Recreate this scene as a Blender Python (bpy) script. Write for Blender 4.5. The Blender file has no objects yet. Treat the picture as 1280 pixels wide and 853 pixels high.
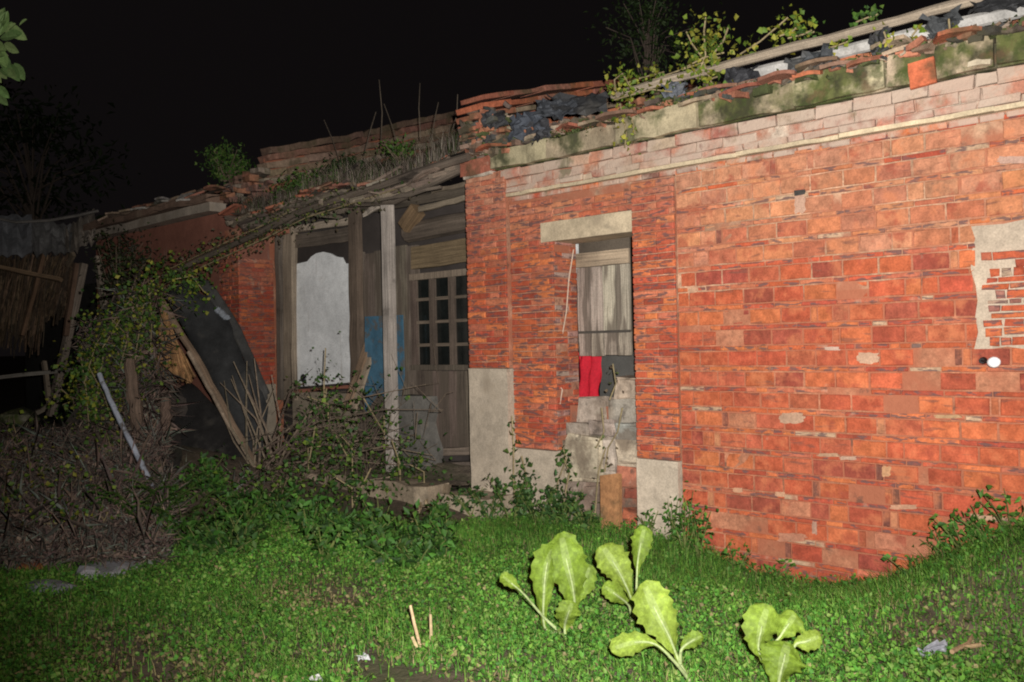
import bpy, bmesh, math, random
import numpy as np
from mathutils import Vector
random.seed(7); rng = np.random.default_rng(7)
S = bpy.context.scene; COL = S.collection

# ------------------------------------------------------------------ camera, world, flash, exposure
YAW, PITCH, ROLL = [math.radians(a) for a in (42.327, 0.15, -1.312)]
FPX, EYE, D = 1100.0, 1.35, 5.2
Fw = np.array([-math.sin(YAW)*math.cos(PITCH), math.cos(YAW)*math.cos(PITCH), math.sin(PITCH)])
_r = np.array([math.cos(YAW), math.sin(YAW), 0.0]); _u = np.cross(_r, Fw)
Rt = math.cos(ROLL)*_r + math.sin(ROLL)*_u; Up = -math.sin(ROLL)*_r + math.cos(ROLL)*_u
from mathutils import Matrix
cam = bpy.data.cameras.new('camera'); cam_o = bpy.data.objects.new('camera', cam); COL.objects.link(cam_o)
cam.sensor_width = 36.0; cam.lens = 36.0*FPX/1280.0; cam.clip_end = 2000.0; cam.clip_start = 0.05
M = Matrix(((Rt[0], Up[0], -Fw[0], 0), (Rt[1], Up[1], -Fw[1], 0), (Rt[2], Up[2], -Fw[2], EYE), (0, 0, 0, 1)))
cam_o.matrix_world = M
S.camera = cam_o
W_ = bpy.data.worlds.new('World'); S.world = W_; W_.use_nodes = True
bg = W_.node_tree.nodes['Background']; bg.inputs[0].default_value = (1.0, 0.82, 0.86, 1); bg.inputs[1].default_value = 0.0042
fl = bpy.data.lights.new('camera_flash', 'SPOT'); fl_o = bpy.data.objects.new('camera_flash', fl); COL.objects.link(fl_o)
fl.energy = 2300; fl.spot_size = math.radians(96); fl.spot_blend = 1.0; fl.shadow_soft_size = 0.025; fl.color = (1.0, 0.97, 0.93)
fpos = np.array([0, 0, EYE]) + Rt*0.09 + Up*0.11
fl_o.location = fpos
_aim = Fw*1.0 + Rt*0.09 + Up*0.13
fl_o.rotation_euler = Vector(_aim).to_track_quat('-Z', 'Y').to_euler()
S.view_settings.view_transform = 'Standard'; S.view_settings.look = 'None'; S.view_settings.exposure = 0.0; S.view_settings.gamma = 1.0
S.cycles.filter_width = 2.0
S.cycles.max_bounces = 4; S.cycles.diffuse_bounces = 2; S.cycles.glossy_bounces = 2; S.cycles.transparent_max_bounces = 4

CAM = np.array([0, 0, EYE])
def ray(x, y): return Fw + Rt*((x-640)/FPX) - Up*((y-426.5)/FPX)
def W(x, y, Y=D): d = ray(x, y); return CAM + d*(Y/d[1])
def WX(x, y, X): d = ray(x, y); return CAM + d*(X/d[0])
def Dp(x, y, d): return CAM + ray(x, y)*d
def sm(t): t = np.clip(t, 0, 1); return t*t*(3-2*t)
def bump(x, y, cx, cy, sx, sy, h): return h*np.exp(-((x-cx)/sx)**2-((y-cy)/sy)**2)
def ground_z(x, y):
    z = 0.0*x
    z = z + 0.36*sm((x+1.85)/0.9)*sm((y-3.7)/1.3)
    z = z - 0.19*np.exp(-((x+2.35)/0.75)**2)*sm((y-3.9)/1.2)
    z = z + bump(x, y, -8.6, 3.9, 1.7, 1.3, 0.42) + bump(x, y, -11.5, 4.2, 2.2, 1.4, 0.45)
    z = z + 0.06*sm((y-4.3)/0.7)*sm((-4.7-x)/0.6)
    z = z + 0.015*np.sin(3.1*x+1.3*y)+0.012*np.sin(5.3*y-2.2*x)+0.008*np.sin(9*x+7*y)
    return z
def gd(px, py, up=0.0):
    return (EYE-up)/-ray(px, py)[2]
def G(x, y): return float(ground_z(np.array(float(x)), np.array(float(y))))

# ------------------------------------------------------------------ materials
def mat(name, src='attr', rough=0.85, n=12.0, amt=0.35, n2=1.6, amt2=0.25, bumpk=0.3, stain=None, stain_n=2.5, stain_t=0.55, stain_w=0.12,
        uvgrain=False, streak=None, spec=0.3, fine=90.0, translucent=0.0, coat=None):
    m = bpy.data.materials.new(name); m.use_nodes = True; nt = m.node_tree; N = nt.nodes; L = nt.links
    b = N['Principled BSDF']; b.inputs['Roughness'].default_value = rough; b.inputs['Specular IOR Level'].default_value = spec
    tc = N.new('ShaderNodeTexCoord'); geo = N.new('ShaderNodeNewGeometry')
    if src == 'attr':
        c = N.new('ShaderNodeAttribute'); c.attribute_name = 'col'; base = c.outputs['Color']
    elif src == 'obj':
        c = N.new('ShaderNodeObjectInfo'); base = c.outputs['Color']
    else:
        c = N.new('ShaderNodeRGB'); c.outputs[0].default_value = (*src, 1); base = c.outputs[0]
    def noise(vec, scale, detail=4):
        t = N.new('ShaderNodeTexNoise'); t.inputs['Scale'].default_value = scale; t.inputs['Detail'].default_value = detail
        t.inputs['Roughness'].default_value = 0.6
        L.new(vec, t.inputs['Vector']); return t.outputs['Fac']
    def mrange(v, a, bb, c0, d0):
        r = N.new('ShaderNodeMapRange'); r.inputs[1].default_value = a; r.inputs[2].default_value = bb; r.inputs[3].default_value = c0; r.inputs[4].default_value = d0
        L.new(v, r.inputs[0]); return r.outputs[0]
    def scale(colr, fac):
        v = N.new('ShaderNodeVectorMath'); v.operation = 'SCALE'; L.new(colr, v.inputs[0]); L.new(fac, v.inputs['Scale']); return v.outputs[0]
    def mix(a, colr, fac):
        x = N.new('ShaderNodeMix'); x.data_type = 'RGBA'; L.new(fac, x.inputs[0]); L.new(a, x.inputs[6])
        if isinstance(colr, tuple): x.inputs[7].default_value = (*colr, 1)
        else: L.new(colr, x.inputs[7])
        return x.outputs[2]
    pos = geo.outputs['Position']
    gvec = pos
    if uvgrain:
        mp = N.new('ShaderNodeMapping'); mp.inputs['Scale'].default_value = (2.2, 70, 1); L.new(tc.outputs['UV'], mp.inputs[0]); gvec = mp.outputs[0]
    n1 = noise(gvec, 1.0 if uvgrain else n, 5)
    base = scale(base, mrange(n1, 0.3, 0.7, 1-amt, 1+amt))
    if fine: base = scale(base, mrange(noise(pos, fine, 2), 0.25, 0.75, 0.8, 1.2))
    base = scale(base, mrange(noise(pos, n2, 3), 0.3, 0.7, 1-amt2, 1+amt2))
    if streak:
        mp = N.new('ShaderNodeMapping'); mp.inputs['Rotation'].default_value = (0, math.radians(streak[0]), 0); mp.inputs['Scale'].default_value = streak[1]
        L.new(pos, mp.inputs[0])
        f = mrange(noise(mp.outputs[0], 1.0, 2), streak[2], streak[2]+0.06, 0, streak[4])
        base = mix(base, streak[3], f)
    for st in (stain or []):
        f = mrange(noise(pos, st[1], 5), st[2], st[2]+st[3], 0, st[4] if len(st) > 4 else 0.9)
        base = mix(base, st[0], f)
    L.new(base, b.inputs['Base Color'])
    if bumpk:
        bp = N.new('ShaderNodeBump'); bp.inputs['Strength'].default_value = bumpk; bp.inputs['Distance'].default_value = 0.01
        L.new(n1 if uvgrain else noise(pos, n*2.5, 5), bp.inputs['Height']); L.new(bp.outputs[0], b.inputs['Normal'])
    if translucent:
        tr = N.new('ShaderNodeBsdfTranslucent'); L.new(base, tr.inputs[0]); ms = N.new('ShaderNodeMixShader'); ms.inputs[0].default_value = translucent
        L.new(b.outputs[0], ms.inputs[1]); L.new(tr.outputs[0], ms.inputs[2]); L.new(ms.outputs[0], N['Material Output'].inputs['Surface'])
    return m
PALE = (0.42, 0.33, 0.24); SOOT = (0.05, 0.042, 0.04); MOSS = (0.055, 0.075, 0.018)
MT = {}
MT['brick'] = mat('weathered_brick', 'obj', 0.92, 16, 0.32, 1.1, 0.15, 0.9, streak=(24, (4.5, 4.5, 26), 0.64, (0.16, 0.07, 0.05), 0.6), stain=[((0.50, 0.17, 0.075), 8.0, 0.53, 0.14, 0.6), ((0.30, 0.06, 0.035), 6.5, 0.56, 0.10, 0.65), (PALE, 9.0, 0.68, 0.10, 0.35), ((0.10, 0.06, 0.05), 21.0, 0.66, 0.08, 0.5)])
MT['brickj'] = mat('small_brick', 'attr', 0.9, 22, 0.25, 1.3, 0.18, 0.5, streak=(30, (11, 11, 44), 0.53, (0.13, 0.075, 0.07), 0.85), stain=[(PALE, 7.0, 0.62, 0.10, 0.5), ((0.33, 0.07, 0.04), 6.0, 0.55, 0.1, 0.5)])
MT['brickw'] = mat('bleached_brick', 'attr', 0.9, 18, 0.25, 1.3, 0.2, 0.6, stain=[((0.48, 0.37, 0.29), 5.0, 0.38, 0.16, 0.85), (MOSS, 4.5, 0.60, 0.08, 0.55), ((0.2, 0.1, 0.08), 12.0, 0.62, 0.1, 0.6)])
MT['mortar'] = mat('mortar', 'attr', 0.95, 25, 0.3, 1.5, 0.3, 0.6, stain=[((0.36, 0.12, 0.065), 3.2, 0.40, 0.15, 0.85), ((0.10, 0.06, 0.045), 9.0, 0.60, 0.08, 0.7)])
MT['stone'] = mat('pale_stone', 'attr', 0.9, 14, 0.18, 2.0, 0.2, 0.5, stain=[((0.22, 0.17, 0.12), 3.5, 0.56, 0.16, 0.6), ((0.16, 0.13, 0.10), 9.0, 0.62, 0.1, 0.4)])
MT['concrete'] = mat('mossy_concrete', 'attr', 0.95, 10, 0.35, 2.0, 0.3, 0.9, stain=[((0.085, 0.10, 0.022), 3.2, 0.40, 0.14, 0.9), ((0.035, 0.033, 0.018), 5.5, 0.44, 0.14, 0.85), ((0.045, 0.065, 0.015), 12.0, 0.5, 0.12, 0.8), ((0.13, 0.075, 0.04), 7.0, 0.58, 0.10, 0.6), ((0.32, 0.27, 0.17), 6.0, 0.64, 0.08, 0.6)])
MT['concrete_pale'] = mat('pale_mossy_concrete', 'attr', 0.95, 10, 0.3, 2.0, 0.3, 0.7, stain=[(MOSS, 3.0, 0.52, 0.12, 0.85), ((0.05, 0.045, 0.03), 6.0, 0.52, 0.14, 0.7), ((0.14, 0.085, 0.05), 4.1, 0.58, 0.12, 0.5)])
MT['rubble'] = mat('rubble_stone', 'attr', 0.95, 9, 0.35, 3.0, 0.35, 0.9, stain=[((0.14, 0.10, 0.07), 5.0, 0.50, 0.14, 0.7), ((0.07, 0.055, 0.045), 11.0, 0.57, 0.1, 0.6), ((0.5, 0.42, 0.33), 7.0, 0.62, 0.1, 0.5)])
MT['wood'] = mat('old_wood', 'attr', 0.9, 8, 0.45, 2.2, 0.3, 0.5, uvgrain=True, stain=[((0.05, 0.04, 0.03), 4.0, 0.62, 0.12, 0.55)])
MT['shutter'] = mat('stained_wood', 'attr', 0.9, 8, 0.5, 2.2, 0.2, 0.5, uvgrain=True, streak=(0, (11, 11, 1.6), 0.50, (0.11, 0.085, 0.065), 0.75), stain=[((0.05, 0.04, 0.03), 4.0, 0.62, 0.12, 0.5)])
MT['plaster'] = mat('plaster', 'attr', 0.92, 9, 0.12, 1.5, 0.18, 0.3, streak=(0, (7, 7, 0.9), 0.62, (0.36, 0.30, 0.24), 0.35), stain=[((0.25, 0.19, 0.14), 3.0, 0.62, 0.14, 0.4)])
MT['tile'] = mat('clay_tile', 'attr', 0.9, 20, 0.3, 2.0, 0.3, 0.5, stain=[((0.07, 0.06, 0.03), 4.0, 0.5, 0.12, 0.7), (PALE, 5.5, 0.66, 0.08, 0.5)])
MT['plastic'] = mat('plastic_sheet', 'attr', 0.6, 10, 0.25, 2.0, 0.3, 0.4, spec=0.22, stain=[((0.10, 0.09, 0.075), 4.0, 0.56, 0.14, 0.5)])
MT['soil'] = mat('soil', 'attr', 0.97, 14, 0.4, 1.2, 0.3, 0.9, stain=[((0.04, 0.085, 0.015), 1.5, 0.50, 0.15, 0.4), ((0.12, 0.08, 0.05), 6.0, 0.60, 0.1, 0.7)])
MT['leaf'] = mat('leaf', 'attr', 0.6, 30, 0.2, 1.2, 0.22, 0.0, spec=0.3, translucent=0.18)
MT['grass'] = mat('grass', 'attr', 0.65, 30, 0.2, 0.9, 0.32, 0.0, spec=0.25, translucent=0.12)
MT['mustard'] = mat('mustard_leaf', 'attr', 0.6, 40, 0.22, 9, 0.2, 0.3, spec=0.2, translucent=0.15)
MT['twig'] = mat('twig', 'attr', 0.9, 30, 0.3, 2.0, 0.3, 0.3)
MT['cloth'] = mat('cloth', 'attr', 0.85, 20, 0.12, 4.0, 0.12, 0.2)
MT['paint'] = mat('worn_paint', 'attr', 0.6, 10, 0.18, 3.0, 0.2, 0.3, stain=[((0.13, 0.11, 0.09), 9.0, 0.52, 0.1, 0.8)])
MT['glass'] = mat('dusty_glass', (0.012, 0.014, 0.013), 0.12, 10, 0.3, 3, 0.3, 0.03, spec=0.5)
MT['thatch'] = mat('thatch', 'attr', 0.95, 18, 0.4, 2.0, 0.3, 0.4)

# ------------------------------------------------------------------ object helpers
ORIG = {}
def tag(o, label=None, cat=None, group=None, kind=None):
    if label: o['label'] = label
    if cat: o['category'] = cat
    if group: o['group'] = group
    if kind: o['kind'] = kind
    return o
def thing(name, label, cat, loc, group=None):
    o = bpy.data.objects.new(name, None); COL.objects.link(o); o.location = loc; o.empty_display_size = 0.1
    ORIG[o.name] = np.array(loc, float); return tag(o, label, cat, group)
def origin_of(p):
    z = np.zeros(3)
    while p is not None:
        z = z + np.array(p.location); p = p.parent
    return z
class MB:
    def __init__(s): s.v = []; s.f = []; s.c = []; s.uv = []
    def face(s, idx, col, uv=None):
        s.f.append(tuple(idx)); s.c.append(tuple(col)); s.uv.append(uv if uv else [(0, 0)]*len(idx))
    def poly(s, pts, col):
        b = len(s.v); s.v += [tuple(p) for p in pts]; s.face(range(b, b+len(pts)), col)
    def box(s, a, b, col, j=0.0):
        o = len(s.v)
        for k in range(8):
            s.v.append(tuple((b if (k >> i) & 1 else a)[i] + (random.uniform(-j, j) if j else 0) for i in range(3)))
        for q in ((0, 2, 3, 1), (4, 5, 7, 6), (0, 1, 5, 4), (2, 6, 7, 3), (0, 4, 6, 2), (1, 3, 7, 5)): s.face([o+i for i in q], col)
    def beam(s, p, q, w, t, col, side=(1, 0, 0), seg=1, j=0.0, taper=1.0):
        p = np.array(p, float); q = np.array(q, float); ax = q-p; ln = np.linalg.norm(ax); ax = ax/ln
        sd = np.array(side, float); sd = sd-ax*(sd@ax); sd /= np.linalg.norm(sd); nn = np.cross(ax, sd)
        o = len(s.v); u0 = random.uniform(0, 50)
        for k in range(seg+1):
            f = k/seg; sc = 1+(taper-1)*f; c = p+ax*ln*f
            jj = (rng.random(3)-0.5)*2*j
            for a, b in ((-1, -1), (1, -1), (1, 1), (-1, 1)):
                s.v.append(tuple(c+jj+sd*(a*w/2*sc)+nn*(b*t/2*sc)+(rng.random(3)-0.5)*j))
        vv = [0, w, w+t, 2*w+t, 2*w+2*t]
        for k in range(seg):
            for i in range(4):
                a = o+4*k+i; b = o+4*k+(i+1) % 4
                uv = [(u0+ln*k/seg, u0+vv[i]), (u0+ln*k/seg, u0+vv[i+1]), (u0+ln*(k+1)/seg, u0+vv[i+1]), (u0+ln*(k+1)/seg, u0+vv[i])]
                s.face((a, b, b+4, a+4), col, uv)
        s.face((o+3, o+2, o+1, o), col); e = o+4*seg; s.face((e, e+1, e+2, e+3), col)
    def tube(s, pts, r, col, n=6, cap=True):
        pts = [np.array(p, float) for p in pts]; m = len(pts)
        if not hasattr(r, '__len__'): r = [r]*m
        o = len(s.v); ref = np.array([0.13, 0.31, 0.94]); u0 = random.uniform(0, 50); acc = 0
        for k in range(m):
            d = pts[min(k+1, m-1)]-pts[max(k-1, 0)]; d = d/(np.linalg.norm(d)+1e-9)
            a = np.cross(d, ref); a /= np.linalg.norm(a)+1e-9; b = np.cross(d, a)
            for i in range(n):
                t = 2*math.pi*i/n; s.v.append(tuple(pts[k]+(a*math.cos(t)+b*math.sin(t))*r[k]))
        for k in range(m-1):
            l = np.linalg.norm(pts[k+1]-pts[k])
            for i in range(n):
                j = (i+1) % n
                s.face((o+k*n+i, o+k*n+j, o+(k+1)*n+j, o+(k+1)*n+i), col, [(u0+acc, u0+i*0.03), (u0+acc, u0+i*0.03+0.03), (u0+acc+l, u0+i*0.03+0.03), (u0+acc+l, u0+i*0.03)])
            acc += l
        if cap:
            s.face([o+i for i in range(n)][::-1], col); s.face([o+(m-1)*n+i for i in range(n)], col)
    def grid(s, P, cols=None, col=(1, 1, 1)):
        h, w = len(P), len(P[0]); o = len(s.v)
        for row in P:
            for p in row: s.v.append(tuple(p))
        for i in range(h-1):
            for j in range(w-1):
                s.face((o+i*w+j, o+i*w+j+1, o+(i+1)*w+j+1, o+(i+1)*w+j), cols[i][j] if cols is not None else col,
                       [(j*.1, i*.1), (j*.1+.1, i*.1), (j*.1+.1, i*.1+.1), (j*.1, i*.1+.1)])
    def build(s, name, m, parent=None, smooth=False, kind=None, label=None):
        off = origin_of(parent) if parent is not None else np.zeros(3)
        me = bpy.data.meshes.new(name); me.from_pydata([tuple(np.array(v)-off) for v in s.v], [], s.f)
        at = me.color_attributes.new('col', 'FLOAT_COLOR', 'CORNER'); ul = me.uv_layers.new(name='UVMap')
        cc = []; uu = []
        for f, c, u in zip(s.f, s.c, s.uv):
            for k in range(len(f)): cc += [c[0], c[1], c[2], 1.0]; uu += [u[k][0], u[k][1]]
        at.data.foreach_set('color', cc); ul.data.foreach_set('uv', uu)
        if smooth: me.polygons.foreach_set('use_smooth', [True]*len(me.polygons))
        me.materials.append(MT[m]); o = bpy.data.objects.new(name, me); COL.objects.link(o)
        if parent is not None: o.parent = parent
        if kind: o['kind'] = kind
        if label: o['label'] = label
        return o
def np_obj(name, V, faces3, colv, m, parent=None, kind=None):
    """V (n,3), faces (k,3) triangles, colv (k,3)"""
    off = origin_of(parent) if parent is not None else np.zeros(3)
    me = bpy.data.meshes.new(name); k = len(faces3)
    me.vertices.add(len(V)); me.vertices.foreach_set('co', (V-off).astype(np.float32).ravel())
    me.loops.add(3*k); me.loops.foreach_set('vertex_index', faces3.astype(np.int32).ravel())
    me.polygons.add(k); me.polygons.foreach_set('loop_start', np.arange(0, 3*k, 3, dtype=np.int32))
    me.update(calc_edges=True)
    at = me.color_attributes.new('col', 'FLOAT_COLOR', 'CORNER')
    cc = np.ones((3*k, 4), np.float32); cc[:, :3] = np.repeat(colv, 3, 0); at.data.foreach_set('color', cc.ravel())
    me.materials.append(MT[m]); o = bpy.data.objects.new(name, me); COL.objects.link(o)
    if parent is not None: o.parent = parent
    if kind: o['kind'] = kind
    return o
def nrm(a): return a/(np.linalg.norm(a, axis=1, keepdims=True)+1e-9)
def leaf_arr(P, dirs, nor, L, Wd, cols):
    """folded four-point leaves"""
    n = len(P); dirs = nrm(dirs); side = nrm(np.cross(dirs, nor)); up = np.cross(side, dirs)
    L = L[:, None]; Wd = Wd[:, None]
    V = np.stack([P, P+dirs*L*0.45+side*Wd/2+up*Wd*0.22, P+dirs*L-up*L*0.15, P+dirs*L*0.45-side*Wd/2+up*Wd*0.22, ], 1).reshape(-1, 3)
    b = np.arange(n)[:, None]*4
    F = np.stack([b+np.array([0, 1, 2]), b+np.array([0, 2, 3])], 1).reshape(-1, 3)
    return V, F, np.repeat(cols, 2, 0)
def blade_arr(P, lean, H, Wd, cols):
    n = len(P); side = nrm(np.cross(lean, np.array([[0, 0, 1.0]]))); z = np.array([[0, 0, 1.0]]); H = H[:, None]; Wd = Wd[:, None]
    mid = P+z*H*0.55+lean*H*0.3; tip = P+z*H*0.85+lean*H*0.95
    V = np.stack([P-side*Wd/2, P+side*Wd/2, mid+side*Wd*0.4, mid-side*Wd*0.4, tip], 1).reshape(-1, 3)
    b = np.arange(n)[:, None]*5
    F = np.stack([b+np.array([0, 1, 2]), b+np.array([0, 2, 3]), b+np.array([3, 2, 4])], 1).reshape(-1, 3)
    return V, F, np.repeat(cols, 3, 0)
def merge(parts):
    V = []; F = []; C = []; o = 0
    for v, f, c in parts: V.append(v); F.append(f+o); C.append(c); o += len(v)
    return np.concatenate(V), np.concatenate(F), np.concatenate(C)
def pick(pal, n, j=0.15):
    pal = np.array(pal); c = pal[rng.integers(0, len(pal), n)]; return c*(1+(rng.random((n, 1))-0.5)*2*j)*(1+(rng.random((n, 3))-0.5)*0.1)
def rdir(n, zb=0.0):
    d = rng.normal(size=(n, 3)); d[:, 2] += zb; return nrm(d)
def foliage(P, L0, L1, pal, zb=0.4, asp=0.6):
    n = len(P); L = L0+(L1-L0)*rng.random(n)
    return leaf_arr(P, rdir(n, zb*0.3), rdir(n, 0.9), L, L*asp*(0.7+0.6*rng.random(n)), pick(pal, n, 0.3))

# ------------------------------------------------------------------ ground
xs = np.concatenate([[-900, -300, -100, -50, -30, -22], np.arange(-17, 3.01, 0.12), [6, 12, 30, 100, 300, 900]])
ys = np.concatenate([[-900, -300, -100, -30, -10, -5], np.arange(-2, 9.01, 0.12), [12, 20, 50, 100, 300, 900]])
GX, GY = np.meshgrid(xs, ys); GZ = ground_z(GX, GY)
GZ = np.where((GX < -17) | (GX > 3) | (GY < -2) | (GY > 9), 0.0, GZ)
nx, ny = len(xs), len(ys); ii = (np.arange(ny-1)[:, None]*nx+np.arange(nx-1)[None, :]).ravel()
Fq = np.concatenate([np.stack([ii, ii+1, ii+nx+1], 1), np.stack([ii, ii+nx+1, ii+nx], 1)])
o = np_obj('ground', np.stack([GX, GY, GZ], 2).reshape(-1, 3), Fq, np.tile(np.array([[0.135, 0.10, 0.07]]), (len(Fq), 1)), 'soil', kind='structure')
o.data.polygons.foreach_set('use_smooth', [True]*len(o.data.polygons))

# ------------------------------------------------------------------ brick house
RED = [(0.43, 0.095, 0.042), (0.46, 0.11, 0.045), (0.41, 0.085, 0.04), (0.44, 0.10, 0.045), (0.50, 0.14, 0.055), (0.40, 0.08, 0.04), (0.30, 0.068, 0.042), (0.36, 0.08, 0.04), (0.40, 0.10, 0.05), (0.48, 0.125, 0.05)]
TAN = [(0.48, 0.19, 0.095), (0.46, 0.17, 0.085), (0.49, 0.21, 0.11), (0.42, 0.13, 0.07), (0.40, 0.16, 0.09), (0.49, 0.18, 0.08), (0.44, 0.19, 0.11)]
SMALL = [(0.47, 0.105, 0.042), (0.42, 0.085, 0.04), (0.53, 0.15, 0.055), (0.38, 0.075, 0.04), (0.46, 0.14, 0.075)]
MORT = (0.40, 0.27, 0.18); MORTR = (0.42, 0.22, 0.14)
house = thing('brick_house', 'large ruined red brick house front with a blocked doorway and mossy broken eave', 'house', (-3.2, 5.2, 0))

def brick_mesh(seed):
    r = random.Random(seed); bm = MB(); hx, hz = 0.5, 0.5; nx_, nz_ = 3, 2; P = []
    # unit brick: x,z in -0.5..0.5, y from 0 (face) to 1 (back); chamfered, slightly uneven face
    o_ = [[None]*(nx_+1) for _ in range(nz_+1)]
    for i in range(nz_+1):
        for j in range(nx_+1):
            ex = 0.015+r.random()*0.03; ez = 0.02+r.random()*0.07
            x = -0.5+ex+(1-2*ex)*j/nx_; z = -0.5+ez+(1-2*ez)*i/nz_
            o_[i][j] = (x, r.uniform(0, 0.05), z)
    bm.grid(o_)
    ring = [(0, j) for j in range(nx_+1)]+[(i, nx_) for i in range(1, nz_+1)]+[(nz_, j) for j in range(nx_-1, -1, -1)]+[(i, 0) for i in range(nz_-1, 0, -1)]
    ids = [i*(nx_+1)+j for i, j in ring]; b0 = len(bm.v)
    for i, j in ring:
        bm.v.append((-0.5+j/nx_+(r.uniform(0, .02) if j == 0 else (-r.uniform(0, .02) if j == nx_ else 0)), 0.16, -0.5+i/nz_+(r.uniform(0, .06) if i == 0 else (-r.uniform(0, .06) if i == nz_ else 0))))
    b1 = len(bm.v)
    for i, j in ring: bm.v.append((-0.5+j/nx_, 1.0, -0.5+i/nz_))
    n_ = len(ring)
    for k in range(n_):
        k2 = (k+1) % n_
        bm.face((ids[k2], ids[k], b0+k, b0+k2), (1, 1, 1)); bm.face((b0+k2, b0+k, b1+k, b1+k2), (1, 1, 1))
    me = bpy.data.meshes.new('brick'); me.from_pydata(bm.v, [], bm.f); me.materials.append(MT['brick']); return me
BM = [brick_mesh(i) for i in range(16)]
brick_jobs = []          # (x0, x1, z0, z1, yface, col)
def add_brick(parent, x0, x1, z0, z1, yf, col, depth=0.05):
    o = bpy.data.objects.new('brick', random.choice(BM)); COL.objects.link(o); o.parent = parent
    off = origin_of(parent); o.location = np.array([(x0+x1)/2, yf, (z0+z1)/2])-off
    o.scale = (x1-x0, depth, z1-z0); o.color = (*col, 1); o.rotation_euler = (0, random.gauss(0, 0.007), random.gauss(0, 0.008)); return o
def mbrick(mb, x0, x1, z0, z1, yf, yb, col, j=0.002):
    e = min(0.005, (z1-z0)*0.16); o = len(mb.v)
    for (a, y, e2) in ((0, yf, e), (1, yf+e, 0), (2, yb, 0)):
        for x, z in ((x0+e2, z0+e2), (x1-e2, z0+e2), (x1-e2, z1-e2), (x0+e2, z1-e2)):
            mb.v.append((x+random.uniform(-j, j), y+(random.uniform(-j, j) if a == 0 else 0), z+random.uniform(-j, j)))
    mb.face((o, o+1, o+2, o+3), col)
    for r_ in (0, 4):
        for i in range(4): mb.face((o+r_+(i+1) % 4, o+r_+i, o+r_+4+i, o+r_+4+(i+1) % 4), col)
def vary(c, k=0.12):
    f = 1+random.uniform(-k, k); return (c[0]*f, c[1]*f*(1+random.uniform(-.06, .06)), c[2]*f)

def bleach(c, z):
    f = max(0.0, min(1.0, (z-1.95)/0.55))*random.uniform(0.25, 0.75); return tuple(a*(1-f)+b*f for a, b in zip(c, (0.48, 0.25, 0.16)))
# core of the main wall (mortar showing in the joints), butting the pier at x=-3.2
mb = MB(); mb.box((-3.2, 5.207, -0.4), (1.6, 5.5, 1.62), (0.38, 0.16, 0.09)); mb.box((-3.2, 5.207, 1.62), (1.6, 5.5, 2.50), (0.45, 0.27, 0.17))
wall = mb.build('wall', 'mortar', house)
loose = MB(); nb = 0
PX0, PZ0, PZ1 = -1.34, 1.29, 1.93        # the patch re-laid in rough thin bricks
for k in range(-8, 14):
    zb = 1.435-0.1334*k; x = -3.195-random.uniform(0, 0.12)
    hi = zb > 1.72 or (zb > 1.55 and random.random() < 0.5)
    while x < 1.55:
        r = random.random(); ln = 0.036 if r < 0.12 else (random.uniform(0.08, 0.11) if r < 0.2 else random.uniform(0.175, 0.205))
        a, b = max(x, -3.195), min(x+ln, 1.58); x += ln+0.006
        if b-a < 0.02 or zb+0.1 > 2.5: continue
        if b > PX0 and a < 0.2 and zb+0.1 > PZ0 and zb < PZ1:
            if a < PX0-0.03: b = PX0
            else: continue
        if zb < 0.14 and random.random() < 0.22: continue
        pal = TAN if (hi or random.random() < 0.05) else RED
        c = vary(random.choice(pal)); 
        if ln < 0.05: c = vary(random.choice([(0.2, 0.075, 0.05), (0.48, 0.2, 0.1), (0.35, 0.09, 0.045), (0.45, 0.14, 0.06)]))
        c = bleach(c, zb-0.1); yf = 5.2+random.gauss(0, 0.0018)+(0.01 if random.random() < 0.04 else 0)
        if a < -0.95 and nb < 262: add_brick(wall, a, b, zb+0.003, zb+0.098, yf, c); nb += 1
        else: mbrick(loose, a, b, zb+0.003, zb+0.098, yf, 5.22, c)
    x = -3.195                     # thin course lying above the tall one
    while x < 1.55:
        r = random.random(); ln = random.uniform(0.17, 0.26) if r < 0.7 else random.uniform(0.05, 0.1)
        a, b = x, min(x+ln, 1.58); x += ln+0.005
        if zb+0.13 > 2.5 or b-a < 0.02: continue
        if b > PX0 and a < 0.2 and zb+0.13 > PZ0 and zb+0.1 < PZ1:
            if a < PX0-0.03: b = PX0
            else: continue
        q = random.random(); c = vary(random.choice(TAN if (hi and q < 0.7) else SMALL))
        if q > 0.95: c = (0.46, 0.30, 0.19)
        mbrick(loose, a, b, zb+0.1035, zb+0.130, 5.2+random.gauss(0, 0.003), 5.22, c)
# rough patch of thin bricks with pale mortar round it
pm = MB(); P = []
for i in range(9):
    row = []
    for j in range(12):
        row.append((PX0+j*0.14+(random.uniform(-0.025, 0.02) if j == 0 else 0), 5.196+random.uniform(-0.0, 0.006), PZ0-0.02+i*(PZ1-PZ0+0.03)/8+(random.uniform(-.03, .02) if i in (0, 8) else 0)))
    P.append(row)
pm.grid(P, col=(0.45, 0.36, 0.27)); pm.build('mortar_patch', 'stone', house)
z = PZ0-0.01
while z < PZ1-0.15:
    x = PX0+random.uniform(0.025, 0.075); h_ = random.choice([0.022, 0.028, 0.034, 0.042])
    while x < 0.15:
        ln = random.choice([0.05, 0.09, 0.13, 0.17, 0.2])*random.uniform(0.85, 1.1); c = vary(random.choice(SMALL+SMALL+[(0.28, 0.12, 0.09), (0.42, 0.28, 0.2)]))
        if random.random() < 0.9: mbrick(loose, x, x+ln, z+random.uniform(-.003, .003), z+h_, 5.185+random.uniform(-0.008, 0.006), 5.23, c, 0.004)
        x += ln+random.uniform(0.004, 0.014)
    z += h_+random.uniform(0.005, 0.010)
loose.build('brickwork', 'brickj', wall, kind='stuff')

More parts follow.
